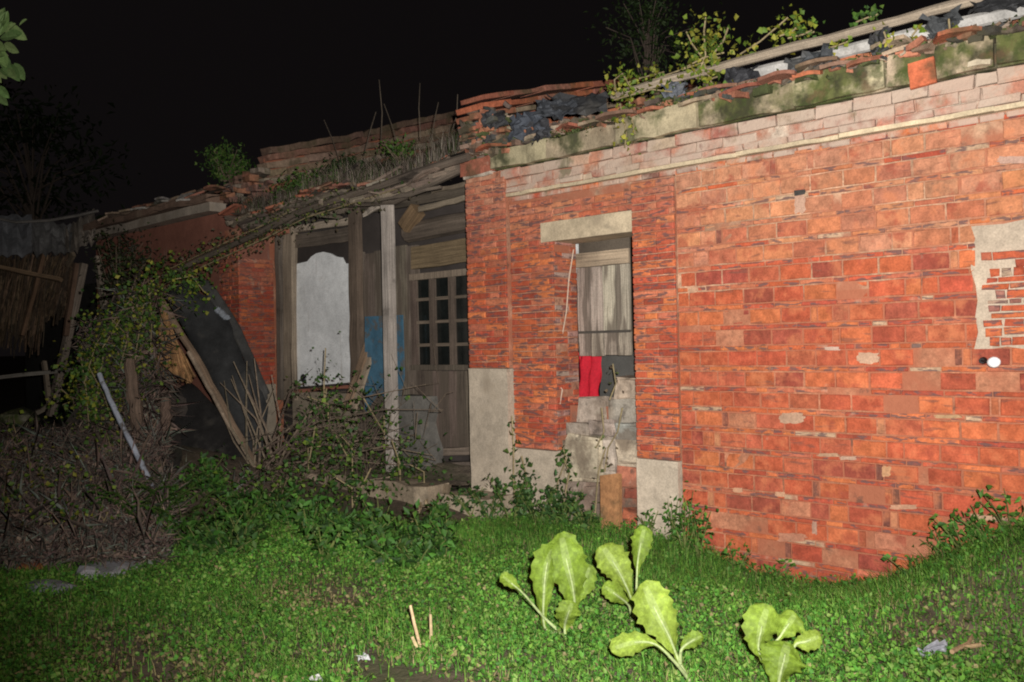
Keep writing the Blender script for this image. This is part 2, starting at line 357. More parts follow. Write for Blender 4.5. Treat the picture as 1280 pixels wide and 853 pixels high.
def pier_brickwork(mb, x0, x1, z0, z1, yf, pitch=0.051, pal=SMALL, skip=0.0):
    z = z0; k = 0
    while z+pitch*0.9 <= z1:
        x = x0-(0.06 if k % 2 else 0.0)*random.random()*2
        while x < x1-0.01:
            ln = random.choice([0.1, 0.15, 0.2, 0.2]); a = max(x, x0); b = min(x+ln, x1)
            if x1-b < 0.03: b = x1
            if b-a > 0.012 and random.random() > skip: mbrick(mb, a, b, z, z+pitch*0.84, yf+random.gauss(0, 0.0022), yf+0.02, bleach(vary(random.choice(pal), 0.18), z))
            x = b+0.005
        z += pitch; k += 1
def pier_side(mb, y0, y1, z0, z1, xf, pitch=0.051, pal=SMALL, sgn=1, skip=0.0):
    """bricks on a face x=xf that looks toward +x (sgn=1)"""
    t = MB(); pier_brickwork(t, y0, y1, z0, z1, 0.0, pitch, pal, skip); o = len(mb.v)
    for v in t.v: mb.v.append((xf-sgn*v[1], v[0], v[2]))
    for f, c in zip(t.f, t.c): mb.face([o+i for i in (f if sgn == 1 else f[::-1])], c)

STN = (0.46, 0.38, 0.29)
def pier(x0, x1, yf, zs, ztop, yback=5.5, side=None, lab=None, side_range=None):
    mb = MB(); mb.box((x0+0.004, yf+0.012, zs), (x1-0.004, yback, ztop), MORTR); p = mb.build('pier', 'mortar', house, label=lab)
    bw = MB(); pier_brickwork(bw, x0, x1, zs+0.004, ztop, yf)
    if side: pier_side(bw, yf+0.02, yback, zs+0.004, ztop, x1, skip=0.04, pal=SMALL+[(0.36, 0.2, 0.16), (0.4, 0.27, 0.22)])
    bw.build('brickwork', 'brickj', p, kind='stuff')
    st = MB(); st.beam(((x0+x1)/2, (yf-0.008+yback)/2, zs-1.05 if zs > 1 else -0.3), ((x0+x1)/2, (yf-0.008+yback)/2, zs-0.003), x1-x0-0.004, yback-yf+0.008, STN, seg=6, j=0.003)
    st.build('base_stone', 'stone', p); return p
pier(-5.17, -4.735, 5.14, 1.153, 2.73, lab='broad end pier on a tall pale stone base')
pier(-4.733, -4.30, 5.2, 0.52, 2.5, side=True)
pier(-3.546, -3.203, 5.172, 0.522, 2.47)
# kerb stone under the end pier
mb = MB(); mb.beam((-5.25, 5.1, 0.04), (-4.72, 5.1, 0.04), 0.5, 0.22, (0.36, 0.29, 0.21), side=(0, 1, 0), seg=4, j=0.006); mb.build('kerb_stone', 'stone', house)
# lintel, bricks above it
mb = MB(); mb.beam((-4.40, 5.335, 2.197), (-3.552, 5.335, 2.197), 0.30, 0.150, (0.50, 0.40, 0.27), side=(0, 1, 0), seg=5, j=0.002); mb.build('lintel', 'stone', house)
mb = MB(); mb.box((-4.298, 5.214, 2.275), (-3.548, 5.5, 2.5), MORT); hd = mb.build('doorway_header', 'mortar', house)
bw = MB(); pier_brickwork(bw, -4.298, -3.55, 2.278, 2.47, 5.2, 0.05); bw.build('brickwork', 'brickj', hd, kind='stuff')
# house body behind: side wall, back wall, interior floor and dark room
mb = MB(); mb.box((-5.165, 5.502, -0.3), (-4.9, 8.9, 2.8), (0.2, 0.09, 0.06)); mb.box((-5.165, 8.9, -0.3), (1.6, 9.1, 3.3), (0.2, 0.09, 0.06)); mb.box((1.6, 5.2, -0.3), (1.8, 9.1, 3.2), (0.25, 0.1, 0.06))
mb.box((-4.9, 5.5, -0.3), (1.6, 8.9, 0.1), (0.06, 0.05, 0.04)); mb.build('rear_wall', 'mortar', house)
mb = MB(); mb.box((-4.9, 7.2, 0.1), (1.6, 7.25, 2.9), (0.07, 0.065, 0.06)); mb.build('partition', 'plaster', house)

# cornice: thin moulding, then corbelled weathered courses up to the beam
mb = MB(); x = -4.75
while x < 1.6:
    ln = random.uniform(0.5, 0.9); mb.beam((x, 5.235, 2.532), (min(x+ln, 1.6), 5.235, 2.532), 0.13, 0.026, (0.55, 0.44, 0.29), side=(0, 1, 0), seg=6, j=0.0035); x += ln+0.003
corn = mb.build('cornice', 'stone', house)
mb = MB(); mb.box((-4.733, 5.212, 2.503), (1.6, 5.5, 2.518), MORT); mb.box((-4.733, 5.19, 2.547), (1.6, 5.5, 2.732), (0.45, 0.36, 0.28)); mb.build('core', 'mortar', corn)
bw = MB()
for (z0, z1, yf) in ((2.548, 2.59, 5.165), (2.594, 2.655, 5.172), (2.659, 2.728, 5.150)):
    x = -4.8
    while x < 1.58:
        ln = random.choice([0.1, 0.2, 0.2, 0.24])*random.uniform(0.9, 1.1)-0.005
        if random.random() > 0.05: mbrick(bw, x, min(x+ln, 1.58), z0, z1, yf+random.uniform(-0.006, 0.008), 5.25, vary(random.choice([(0.45, 0.20, 0.13), (0.42, 0.16, 0.10), (0.48, 0.34, 0.25), (0.46, 0.28, 0.2), (0.36, 0.14, 0.1)]), 0.12), 0.007)
        x += ln+0.008
x = -4.7
while x < 1.55:
    ln = random.uniform(0.12, 0.22); mbrick(bw, x, min(x+ln, 1.58), 2.478, 2.514, 5.196, 5.25, vary(random.choice(SMALL+[(0.5, 0.2, 0.1), (0.2, 0.09, 0.07)]))); x += ln+0.008
bw.build('brickwork', 'brickw', corn, kind='stuff')
# mossy eave beam in long blocks
beam_root = None; x = -4.83; i = 0
edges = [-4.83, -4.25, -3.62, -2.95, -2.3, -1.75, -1.2, -0.5, 0.3, 1.6]
mb = MB(); mb.box((-4.81, 5.13, 2.734), (1.6, 5.6, 2.86), (0.25, 0.2, 0.14)); beam_root = mb.build('eave_beam', 'concrete', house)
for a, b in zip(edges[:-1], edges[1:]):
    mb = MB(); h_ = 0.145 if a < -3.7 else 0.175
    mb.beam((a+0.004, 5.16, 2.738+h_/2), (b-0.004, 5.16, 2.738+h_/2), 0.12+random.uniform(0, 0.02), h_, vary((0.36, 0.29, 0.19)), side=(0, 1, 0), seg=6, j=0.009); mb.build('beam_block', 'concrete_pale' if a < -3.3 else 'concrete', beam_root)
# block at the end of the eave, above the end pier
mb = MB(); mb.beam((-5.20, 5.3, 2.80), (-4.84, 5.3, 2.80), 0.36, 0.125, (0.36, 0.12, 0.075), side=(0, 1, 0), seg=3, j=0.008)
mb.beam((-5.18, 5.3, 2.725), (-4.86, 5.3, 2.725), 0.34, 0.03, (0.5, 0.42, 0.34), side=(0, 1, 0), seg=3, j=0.006); mb.build('end_block', 'tile', house)
# roof deck and its broken tiles
def roof_z(y): return 2.92+0.325*(y-5.12)
P = [[(x, y, roof_z(y)-0.03+random.uniform(-0.02, 0.02)) for x in np.linspace(-5.1, 1.7, 30)] for y in np.linspace(5.14, 8.6, 14)]
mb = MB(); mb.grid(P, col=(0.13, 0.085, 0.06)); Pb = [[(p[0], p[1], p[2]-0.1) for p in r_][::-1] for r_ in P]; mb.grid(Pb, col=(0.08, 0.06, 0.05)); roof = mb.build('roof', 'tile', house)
TILE = [(0.40, 0.125, 0.06), (0.32, 0.11, 0.065), (0.28, 0.12, 0.08), (0.34, 0.24, 0.17), (0.2, 0.12, 0.08)]
def tile(parent, c, w, l, rz, rx, col, t=0.022):
    mb = MB(); n = 5; top = []; bot = []
    R_ = np.array(Matrix.Rotation(rz, 3, 'Z') @ Matrix.Rotation(rx, 3, 'X'))
    for i in range(3):
        a = []; b = []
        for k in range(n):
            u = (k/(n-1)-0.5); p = np.array([u*w, (i/2-0.5)*l, -0.05*w*(4*u*u)])
            p += (rng.random(3)-0.5)*0.008
            a.append(R_@p+c); b.append(R_@(p-np.array([0, 0, t]))+c)
        top.append(a); bot.append(b)
    mb.grid(top, col=col); mb.grid([r_[::-1] for r_ in bot], col=col)
    for k in range(n-1):
        mb.poly([bot[0][k], bot[0][k+1], top[0][k+1], top[0][k]], col); mb.poly([bot[2][k+1], bot[2][k], top[2][k], top[2][k+1]], col)
    for i in range(2):
        mb.poly([bot[i+1][0], bot[i][0], top[i][0], top[i+1][0]], col); mb.poly([bot[i][-1], bot[i+1][-1], top[i+1][-1], top[i][-1]], col)
    return mb.build('roof_tile', 'tile', parent)
for r_ in range(2):
    x = -4.9
    while x < 0.6:
        w_ = random.uniform(0.16, 0.30)
        if random.random() < 0.85:
            y = 5.14+r_*0.17+random.uniform(-0.04, 0.04)
            tile(roof, np.array([x+w_/2, y, roof_z(y)+0.012+r_*0.022+random.uniform(0, 0.02)]), w_, random.uniform(0.16, 0.28), random.gauss(0, 0.25), random.uniform(-0.1, 0.3), vary(random.choice(TILE), 0.2))
        x += w_*random.uniform(0.8, 1.1)
ch = MB()
for k in range(520):
    x = random.uniform(-5.0, 0.6); y = random.uniform(5.08, 5.42); s_ = random.uniform(0.015, 0.06); p = np.array([x, y, roof_z(y)+random.uniform(-0.03, 0.07)])
    if x > -2.9: p[1] = random.uniform(5.06, 5.17); p[2] = roof_z(p[1])+random.uniform(-0.03, 0.02)
    if k > 440: p = np.array([random.uniform(-5.2, -4.7), random.uniform(5.08, 5.2), random.uniform(2.86, 3.28)]); s_ = random.uniform(0.03, 0.07)
    ch.beam(p, p+np.array([s_*random.uniform(1, 2.5), random.uniform(-.03, .03), random.uniform(-.03, .03)]), s_, s_*random.uniform(.4, .9), vary(random.choice([(0.2, 0.13, 0.09), (0.12, 0.09, 0.07), (0.34, 0.14, 0.08), (0.28, 0.22, 0.16), (0.06, 0.06, 0.055), (0.07, 0.085, 0.03)]), 0.25), side=(0, 1, 0), seg=2, j=s_*0.25)
ch.build('rubble', 'tile', roof, kind='stuff')
for k in range(110):
    x = random.uniform(-4.95, 0.5); y = random.uniform(5.45, 8.3)
    tile(roof, np.array([x, y, roof_z(y)+random.uniform(0.02, 0.06)]), random.uniform(0.16, 0.28), random.uniform(0.16, 0.26), random.gauss(0, 0.4), 0.3+random.gauss(0, 0.15), vary(random.choice(TILE), 0.2))
# raised verge at the end of the roof: layered tile courses running up the slope
vg = MB(); vg.beam((-5.12, 5.2, 3.02), (-5.12, 8.6, 4.05), 0.22, 0.30, (0.25, 0.1, 0.06), seg=6, j=0.008); verge = vg.build('verge', 'tile', house)
a0 = W(583, 122, 5.2); 
for lay in range(6):
    m_ = 9
    for k in range(m_):
        f0 = k/m_; f1 = (k+0.97)/m_; zoff = -0.36+lay*0.073; out = 0.02*math.sin(lay*2.1)+0.01*random.random()
        zl = lambda f: 3.37+0.98*f*(1.0-0.12*f)+zoff
        p = np.array([-5.06-out, 5.12+3.4*f0, zl(f0)-0.03]); q = np.array([-5.06-out, 5.12+3.4*f1, zl(f1)-0.03])
        mb = MB(); mb.beam(p, q, 0.30+random.uniform(-0.06, 0.04), random.uniform(0.035, 0.055), vary(random.choice(TILE[:4]), 0.2), seg=2, j=0.005); mb.build('verge_tile', 'tile', verge)

for (px, py, w2, h2, c) in [(990, 523, 20, 9, (0.40, 0.33, 0.24)), (1085, 448, 18, 9, (0.45, 0.36, 0.26)), (1000, 255, 9, 16, (0.46, 0.36, 0.28)), (1040, 436, 13, 3, (0.5, 0.45, 0.38)), (1035, 569, 18, 3, (0.42, 0.33, 0.22)), (1060, 573, 14, 3, (0.42, 0.36, 0.28)), (1106, 590, 10, 9, (0.46, 0.30, 0.16)),
        (1130, 634, 22, 4, (0.46, 0.30, 0.20)), (1018, 660, 4, 11, (0.46, 0.34, 0.27)), (922, 613, 8, 4, (0.5, 0.32, 0.2)), (975, 618, 8, 4, (0.5, 0.34, 0.22)), (990, 672, 24, 7, (0.44, 0.22, 0.15)), (1265, 200, 24, 6, (0.48, 0.38, 0.32)), (1185, 521, 22, 3, (0.46, 0.36, 0.2)), (860, 640, 6, 10, (0.42, 0.36, 0.32)), (1190, 690, 26, 10, (0.46, 0.22, 0.14))]:
    mb = MB(); cn = W(px, py, 5.197); ring_ = []
    for k in range(25):
        a = 2*math.pi*k/25; rr = random.uniform(0.78, 1.08)/max(abs(math.cos(a)), abs(math.sin(a)))**0.9; q = W(px+w2*math.cos(a)*rr*.8, py+h2*math.sin(a)*rr*.8, 5.197); ring_.append(q)
    c = tuple(0.6*a_+0.4*b_ for a_, b_ in zip(c, (0.44, 0.15, 0.07)))
    for k in range(25): mb.poly([cn-np.array([0, 0.002, 0]), ring_[(k+1) % 25], ring_[k]], c); mb.poly([ring_[k], ring_[(k+1) % 25], ring_[(k+1) % 25]+np.array([0, .012, 0]), ring_[k]+np.array([0, .012, 0])], c)
    mb.build('mortar_smear', 'stone', house)
mb = MB(); q = W(1000, 240, 5.196); mb.box(q-np.array([0.035, 0.003, 0.02]), q+np.array([0.03, 0.01, 0.012]), (0.05, 0.045, 0.04), 0.004); mb.build('hole_shade', 'mortar', house)  # solid block on the brick face, the hole's shade painted as its dark colour
# ---- doorway: shutter, rubble sill, fallen bits
YS = 5.46
def vplank(parent, x0, z0, x1, z1, Y, t, col, name='plank', seg=5, j=0.002):
    mb = MB(); mb.beam(((x0+x1)/2, Y, z0), ((x0+x1)/2, Y, z1), x1-x0, t, col, seg=seg, j=j); return mb.build(name, 'shutter', parent)
a = W(721, 303, YS); b = W(790, 445, YS); SX0, SX1, SZ0, SZ1 = a[0], b[0], b[2], a[2]+0.12
GREY = [(0.33, 0.275, 0.215), (0.27, 0.22, 0.175), (0.38, 0.32, 0.255), (0.22, 0.18, 0.14)]
mb = MB(); mb.box((SX0+0.01, YS+0.012, SZ0+0.01), (SX1-0.01, YS+0.03, SZ1), (0.1, 0.08, 0.06)); shut = mb.build('shutter', 'wood', house)
zb1 = W(755, 415, YS)[2]; zb2 = W(755, 332, YS)[2]
wd = (SX1-SX0)/4
for i in range(4):
    x0 = SX0+i*wd+0.005; x1 = x0+wd-0.010
    vplank(shut, x0, SZ0+random.uniform(0, .008), x1, zb1-0.008, YS, 0.022, vary(random.choice(GREY)))
    vplank(shut, x0, zb1+0.008, x1, zb2-0.006, YS-0.002, 0.022, vary(random.choice(GREY)))
mb = MB(); mb.beam((SX0, YS-0.006, zb2+0.055), (SX1, YS-0.006, zb2+0.055), 0.02, 0.11, (0.34, 0.26, 0.18), side=(0, 1, 0), seg=3, j=.002); mb.build('top_rail', 'wood', shut)
mb = MB(); mb.beam((SX0+.01, YS-0.016, zb1), (SX1-.002, YS-0.016, zb1), 0.014, 0.02, (0.07, 0.06, 0.05), side=(0, 1, 0), seg=2); mb.build('strap', 'wood', shut)
# rubble stones blocking the lower doorway
def stone(parent, px0, py0, px1, py1, Y, depth, col, jit=0.012, name='stone'):
    A = W(px0, py1, Y); B = W(px1, py0, Y); mb = MB(); cx = (A+B)/2
    n_ = 3; bm = bmesh.new(); bmesh.ops.create_cube(bm, size=1.0); bmesh.ops.bevel(bm, geom=bm.edges[:], offset=0.09, segments=2, affect='EDGES')
    for v in bm.verts:
        v.co = Vector(((A[0]+B[0])/2+v.co.x*abs(B[0]-A[0]), Y+depth/2+v.co.y*depth, (A[2]+B[2])/2+v.co.z*abs(B[2]-A[2])))+Vector([random.uniform(-jit, jit) for _ in range(3)])*0.5
    bm.verts.index_update(); o_ = len(mb.v); mb.v += [tuple(v.co) for v in bm.verts]
    for f in bm.faces: mb.face([o_+v.index for v in f.verts], col)
    bm.free(); return mb.build(name, 'rubble', parent)
mb = MB(); aa = W(700, 690, 5.3); mb.box((-4.28, 5.35, -0.2), (-3.56, 5.62, 0.86), (0.16, 0.12, 0.09)); infill = mb.build('rubble_wall', 'mortar', house)
for (x0, y0, x1, y1, Y, c) in [(722, 498, 760, 530, 5.34, (0.40, 0.33, 0.26)), (761, 500, 800, 529, 5.33, (0.36, 0.31, 0.26)), (768, 472, 800, 499, 5.36, (0.44, 0.36, 0.26)),
        (706, 530, 735, 546, 5.27, (0.36, 0.30, 0.24)), (736, 527, 768, 546, 5.28, (0.42, 0.35, 0.28)), (769, 530, 800, 550, 5.26, (0.30, 0.28, 0.26)),
        (704, 547, 751, 600, 5.25, (0.46, 0.37, 0.28)), (752, 547, 768, 592, 5.27, (0.40, 0.34, 0.27)), (769, 551, 800, 580, 5.25, (0.45, 0.37, 0.27)),
        (770, 582, 800, 608, 5.27, (0.36, 0.13, 0.08)), (704, 602, 726, 640, 5.26, (0.28, 0.22, 0.17)), (727, 604, 750, 655, 5.32, (0.2, 0.15, 0.11)),
        (780, 612, 800, 622, 5.28, (0.34, 0.10, 0.06)), (778, 640, 800, 652, 5.27, (0.38, 0.11, 0.06)), (778, 655, 800, 672, 5.28, (0.33, 0.1, 0.06)), (702, 645, 748, 690, 5.28, (0.22, 0.17, 0.13))]:
    stone(infill, x0, y0, x1, y1, Y, 0.16, vary(c, 0.15), 0.035)

# ------------------------------------------------------------------ things at the brick house
# red cloth and things in the doorway
mb = MB(); P = []
for i in range(14):
    row = []
    for j in range(9):
        px = 722+ (26+3*i/13)*j/8; py = 441+57*i/13; p = W(px, py, 5.56); p = p+np.array([0, 0.032*math.sin(j*1.7+i*0.25)+0.01*math.sin(i*0.9+j), 0.012*math.sin(j*0.8) if i == 13 else 0]); row.append(p)
    P.append(row)
mb.grid(P, col=(0.46, 0.012, 0.026)); Pb = [[p+np.array([0, 0.006, 0]) for p in r_][::-1] for r_ in P]; mb.grid(Pb, col=(0.5, 0.012, 0.025))
tag(mb.build('red_cloth', 'cloth', smooth=True), 'bright red cloth hanging below the wooden shutter in the doorway', 'cloth')
mb = MB(); mb.box(W(750, 497, 5.7), W(800, 440, 5.72), (0.075, 0.072, 0.065)); tag(mb.build('grey_board', 'plaster'), 'dull grey board standing behind the red cloth inside the doorway', 'board')
# hanging pale cord
mb = MB(); mb.tube([W(717, 312, 5.40), W(711, 350, 5.38), W(708, 390, 5.33), W(701, 430, 5.3), W(697, 465, 5.28), W(698, 482, 5.27), W(703, 487, 5.27), W(700, 505, 5.26), W(697, 535, 5.26)], 0.005, (0.55, 0.42, 0.32), 6)
tag(mb.build('cord', 'cloth'), 'thin pale cord dangling down the brick jamb beside the shutter', 'cord')
def crumple(name, pxs, d, nu, nv, amp, col, m, label, cat, wrap=0.0, group=None, dfun=None):
    """a crumpled sheet between four picked corners (tl, tr, br, bl), at depths d"""
    if not hasattr(d, '__len__'): d = [d]*4
    q = [Dp(x, y, dd) if dd is not None else W(x, y, wrap) for (x, y), dd in zip(pxs, d)]; ph = rng.random(6)*6; mb = MB(); P = []; nrmv = np.cross(q[1]-q[0], q[3]-q[0]); nrmv /= np.linalg.norm(nrmv)
    for i in range(nv):
        v = i/(nv-1); row = []
        for j in range(nu):
            u = j/(nu-1); p = q[0]*(1-u)*(1-v)+q[1]*u*(1-v)+q[2]*u*v+q[3]*(1-u)*v
            w = math.sin(7*u+ph[0]+3*v)*0.5+math.sin(11*v+ph[1]-4*u)*0.4+math.sin(19*u+ph[2])*0.2+random.uniform(-0.35, 0.35)
            p = p+nrmv*amp*w
            if i in (0, nv-1) or j in (0, nu-1): p = p+(rng.random(3)-0.5)*amp*1.6
            row.append(p)
        P.append(row)
    mb.grid(P, col=col); mb.grid([[p-nrmv*0.004 for p in r_][::-1] for r_ in P], col=tuple(c*0.8 for c in col))
    return tag(mb.build(name, m, smooth=False), label, cat, group)
crumple('plastic_scrap', [(716, 306), (727, 303), (731, 340), (721, 350)], 7.05, 5, 8, 0.015, (0.6, 0.6, 0.58), 'plastic', 'white plastic scrap caught on the top corner of the wooden shutter', 'plastic scrap')
# leaning orange tile slab and stub of wood
mb = MB(); A, B = W(765, 682, 5.02), W(763, 594, 5.14); mb.beam(A, B, 0.165, 0.035, (0.33, 0.16, 0.07), seg=6, j=0.004); tag(mb.build('clay_slab', 'tile'), 'narrow ochre clay slab leaning against the rubble in the doorway', 'slab')
mb = MB(); mb.tube([W(718, 668, 5.1), W(717, 640, 5.14), W(719, 612, 5.18)], [0.05, 0.045, 0.04], (0.24, 0.18, 0.14), 8); tag(mb.build('wood_stub', 'wood'), 'weathered round wood stub standing left of the ochre slab', 'wood stub')
# wall lamp: white bulb on black bracket
lp = thing('wall_lamp', 'small white bulb on a black bracket fixed to the brick wall', 'lamp', W(1228, 452, 5.19))
c0 = W(1229, 451, 5.19); c1 = W(1243, 453, 5.10)
mb = MB(); mb.tube([c0+np.array([0, 0.015, 0.0]), c0+np.array([0, -0.03, 0.0])], [0.022, 0.015], (0.02, 0.02, 0.02), 8); mb.tube([c0+np.array([0, -0.03, 0.0]), c1+np.array([-0.02, 0, 0])], 0.006, (0.02, 0.02, 0.02), 6); mb.build('bracket', 'plastic', lp)
mb = MB(); ax = np.array([0.9, -0.2, 0.12]); ax /= np.linalg.norm(ax); mb.tube([c1+ax*t for t in (-0.034, -0.03, -0.018, 0.0, 0.016, 0.027, 0.031)], [0.008, 0.016, 0.026, 0.030, 0.025, 0.013, 0.003], (0.85, 0.85, 0.85), 12)
mb.build('bulb', 'cloth', lp, smooth=True)

# ---- roof edge clutter
def pole(name, pts, r, col, m, label, cat, n=8, group=None, jit=0.35):
    mb = MB(); P = [np.array(p) for p in pts]; Q = []; rr = []
    r0, r1 = (r if hasattr(r, '__len__') else (r, r))
    K = 14
    seglen = [np.linalg.norm(P[i+1]-P[i]) for i in range(len(P)-1)]; tot = sum(seglen)
    for k in range(K+1):
        s_ = tot*k/K; i = 0
        while i < len(seglen)-1 and s_ > seglen[i]: s_ -= seglen[i]; i += 1
        Q.append(P[i]+(P[i+1]-P[i])*(s_/seglen[i])+(rng.random(3)-0.5)*r0*jit); rr.append((r0+(r1-r0)*k/K)*random.uniform(0.92, 1.08))
    mb.tube(Q, rr, col, n); return tag(mb.build(name, m), label, cat, group)
pole('bamboo_pole', [W(765, 119, 5.30), W(900, 84, 5.27), W(1050, 45, 5.25), W(1232, -4, 5.25), W(1330, -30, 5.25)], (0.031, 0.029), (0.33, 0.265, 0.195), 'wood', 'long weathered bamboo pole lying along the brick house eave', 'pole')
pole('white_pipe', [W(940, 93, 5.31), W(1050, 66, 5.31), W(1130, 46, 5.31), W(1290, 11, 5.31), W(1400, -16, 5.31)], 0.040, (0.44, 0.42, 0.39), 'plastic', 'pale grey pipe lying on the tiles under the bamboo pole', 'pipe', 10, jit=0.06)
BLK = (0.045, 0.045, 0.047)
for (q, d_, am, c_, lb) in [
    ([(688, 122), (757, 116), (760, 138), (686, 146)], 7.15, 0.03, BLK, 'dark grey plastic sheet folded over the tiles near the roof verge'),
    ([(672, 128), (720, 121), (719, 147), (673, 146)], 7.0, 0.03, (0.07, 0.075, 0.085), 'blackish plastic flap hanging in front of the stacked verge tiles'),
    ([(636, 148), (672, 140), (680, 166), (641, 176)], 7.1, 0.035, (0.09, 0.10, 0.12), 'bluish grey plastic rag bunched above the end of the eave beam'),
    ([(604, 140), (632, 137), (634, 157), (606, 160)], 7.25, 0.025, BLK, 'small black plastic rag tucked under the verge tiles at the house corner'),
    ([(655, 158), (682, 148), (690, 168), (664, 180)], 7.0, 0.03, (0.05, 0.05, 0.055), 'torn black plastic rag drooping over the eave beam near the corner'),
    ([(828, 106), (858, 100), (856, 122), (832, 126)], 6.2, 0.025, (0.13, 0.14, 0.16), 'blue grey plastic scrap under the pole beside the hanging vine'),
    ([(905, 92), (945, 80), (948, 104), (910, 112)], 5.9, 0.03, (0.05, 0.05, 0.055), 'black plastic clump between the pole and the tiles near the middle vine'),
    ([(983, 76), (1040, 58), (1043, 80), (990, 92)], 5.55, 0.03, (0.08, 0.085, 0.09), 'dark plastic bundle swallowing the left part of the pale pipe'),
    ([(1085, 42), (1112, 36), (1112, 74), (1088, 80)], 5.35, 0.03, BLK, 'black plastic wrapped round the pale pipe near its first bare length'),
    ([(1155, 24), (1200, 12), (1204, 44), (1168, 58)], 5.1, 0.03, (0.075, 0.078, 0.08), 'black plastic wrapped round the pale pipe above the red tile'),
    ([(1212, 4), (1290, -12), (1290, 8), (1216, 20)], 5.0, 0.03, BLK, 'black plastic strip between pole and pipe at the top corner')]:
    crumple('plastic_sheet', q, [None]*4, 10, 8, am*1.1, c_, 'plastic', lb, 'plastic sheet', wrap=5.225 if q[0][0] > 900 else (5.2 if q[0][0] > 800 else 5.08), group='plastic sheets on the broken eave')
crumple('plastic_scrap', [(664, 143), (672, 140), (673, 158), (665, 158)], 6.85, 4, 5, 0.01, (0.6, 0.58, 0.55), 'plastic', 'little white scrap among the black plastic on the eave', 'plastic scrap')
mb = MB(); A, B = W(1154, 107, 5.06), W(1152, 76, 5.09); mb.beam(A, B, 0.135, 0.02, (0.46, 0.12, 0.055), seg=3, j=0.003); tag(mb.build('hanging_tile', 'tile'), 'square red tile hanging flat against the mossy eave beam', 'tile')
for (x0, y0, x1, y1, lb) in [(1210, 78, 1240, 84, 'flat cream stone chip lying on the green moss of the eave beam')]:
    mb = MB(); mb.beam(W(x0, y0+3, 5.085), W(x1, y0, 5.085), 0.03, 0.028, (0.5, 0.42, 0.3), side=(0, 1, 0), seg=3, j=0.006); tag(mb.build('stone_chip', 'stone'), lb, 'stone')

# ------------------------------------------------------------------ vines on the brick house roof
VY = [(0.22, 0.26, 0.03), (0.14, 0.21, 0.025), (0.30, 0.30, 0.045), (0.10, 0.17, 0.025), (0.26, 0.24, 0.03)]
VG = [(0.05, 0.11, 0.02), (0.07, 0.14, 0.022), (0.04, 0.085, 0.02), (0.10, 0.16, 0.03)]
def vine(label, curves, n, spread, L, pal, group=None, name='vine', cat='vine', sd=(0.28, 0.22, 0.12)):
    base = curves[0][0]; t = thing(name, label, cat, base, group)
    st = MB(); P = []
    for cv in curves:
        cv = [np.array(p, float) for p in cv]; st.tube(cv, [0.006]*len(cv), sd, 5)
        for k in range(max(4, int(n*1.4)//len(curves))):
            f = random.random()*(len(cv)-1); i = min(int(f), len(cv)-2); P.append(cv[i]+(cv[i+1]-cv[i])*(f-i)+rng.normal(size=3)*spread)
    st.build('stem', 'twig', t); P = np.array(P); V, F, C = foliage(P, L*0.45, L*1.05, pal, asp=0.85); np_obj('foliage', V, F, C, 'leaf', t)
    return t
w_ = lambda Y, *pts: [W(x, y, Y) for x, y in pts]
vine('yellow green vine spilling from the pole end down over the eave beam', [w_(5.25, (770, 122), (768, 100), (778, 92), (790, 112), (785, 140)), w_(5.08, (775, 130), (780, 150), (783, 168), (781, 185)), w_(5.15, (768, 125), (785, 120), (815, 112), (840, 115))], 150, 0.05, 0.045, VY)
vine('leafy vine climbing above the pole in the middle of the eave', [w_(5.4, (870, 98), (882, 70), (880, 40), (882, 22)), w_(5.4, (880, 75), (865, 55), (858, 40)), w_(5.4, (890, 70), (905, 50), (910, 35)), w_(5.4, (850, 88), (880, 72), (905, 66))], 190, 0.06, 0.05, VY[1:])
vine('vine trailing along the back of the bamboo pole', [w_(5.4, (815, 100), (850, 88), (880, 78), (900, 72)), w_(5.4, (780, 105), (800, 98), (830, 90))], 110, 0.04, 0.045, VY)
vine('vine tuft hanging below the pole over the beam', [w_(5.22, (880, 80), (890, 105), (888, 120), (886, 138)), w_(5.2, (870, 98), (885, 100), (900, 95))], 80, 0.045, 0.05, VY)
vine('thin yellow vine branch rising over the pole against the black sky', [w_(5.4, (925, 68), (950, 52), (970, 35), (985, 22)), w_(5.4, (975, 45), (990, 40), (1000, 30)), w_(5.4, (985, 48), (1000, 44), (1018, 40))], 100, 0.045, 0.05, VY)
vine('row of little leaves creeping along the tile edge', [w_(5.16, (830, 135), (850, 128), (870, 125), (895, 120))], 60, 0.025, 0.035, VG)
vine('yellow leaves dangling beside the plastic wrapped pipe', [w_(5.2, (1105, 40), (1110, 55), (1112, 75)), w_(5.2, (1112, 75), (1125, 78), (1135, 75))], 34, 0.03, 0.045, VY)
vine('few yellow leaves sitting over the first bare length of the pale pipe', [w_(5.2, (1035, 60), (1045, 58), (1060, 52))], 12, 0.025, 0.045, VY)
vine('small bright leaves dangling above the red hanging tile', [w_(5.2, (1140, 45), (1150, 32))], 8, 0.02, 0.045, VY)
vine('string of yellow leaves hanging between the two bare pipe lengths', [w_(5.2, (1186, 24), (1187, 36), (1188, 48))], 9, 0.015, 0.045, VY)
vine('dark moss tuft with leaves on top of the bamboo pole', [w_(5.3, (1070, 28), (1085, 22), (1097, 18))], 45, 0.03, 0.04, VG)
vine('low green tuft on the pole just right of the yellow branch', [w_(5.3, (1000, 45), (1015, 38))], 25, 0.03, 0.04, VG)
vine('single round leaf shoot hanging on the beam by the corner vine', [w_(5.07, (790, 150), (794, 168)), ], 5, 0.012, 0.06, VY)

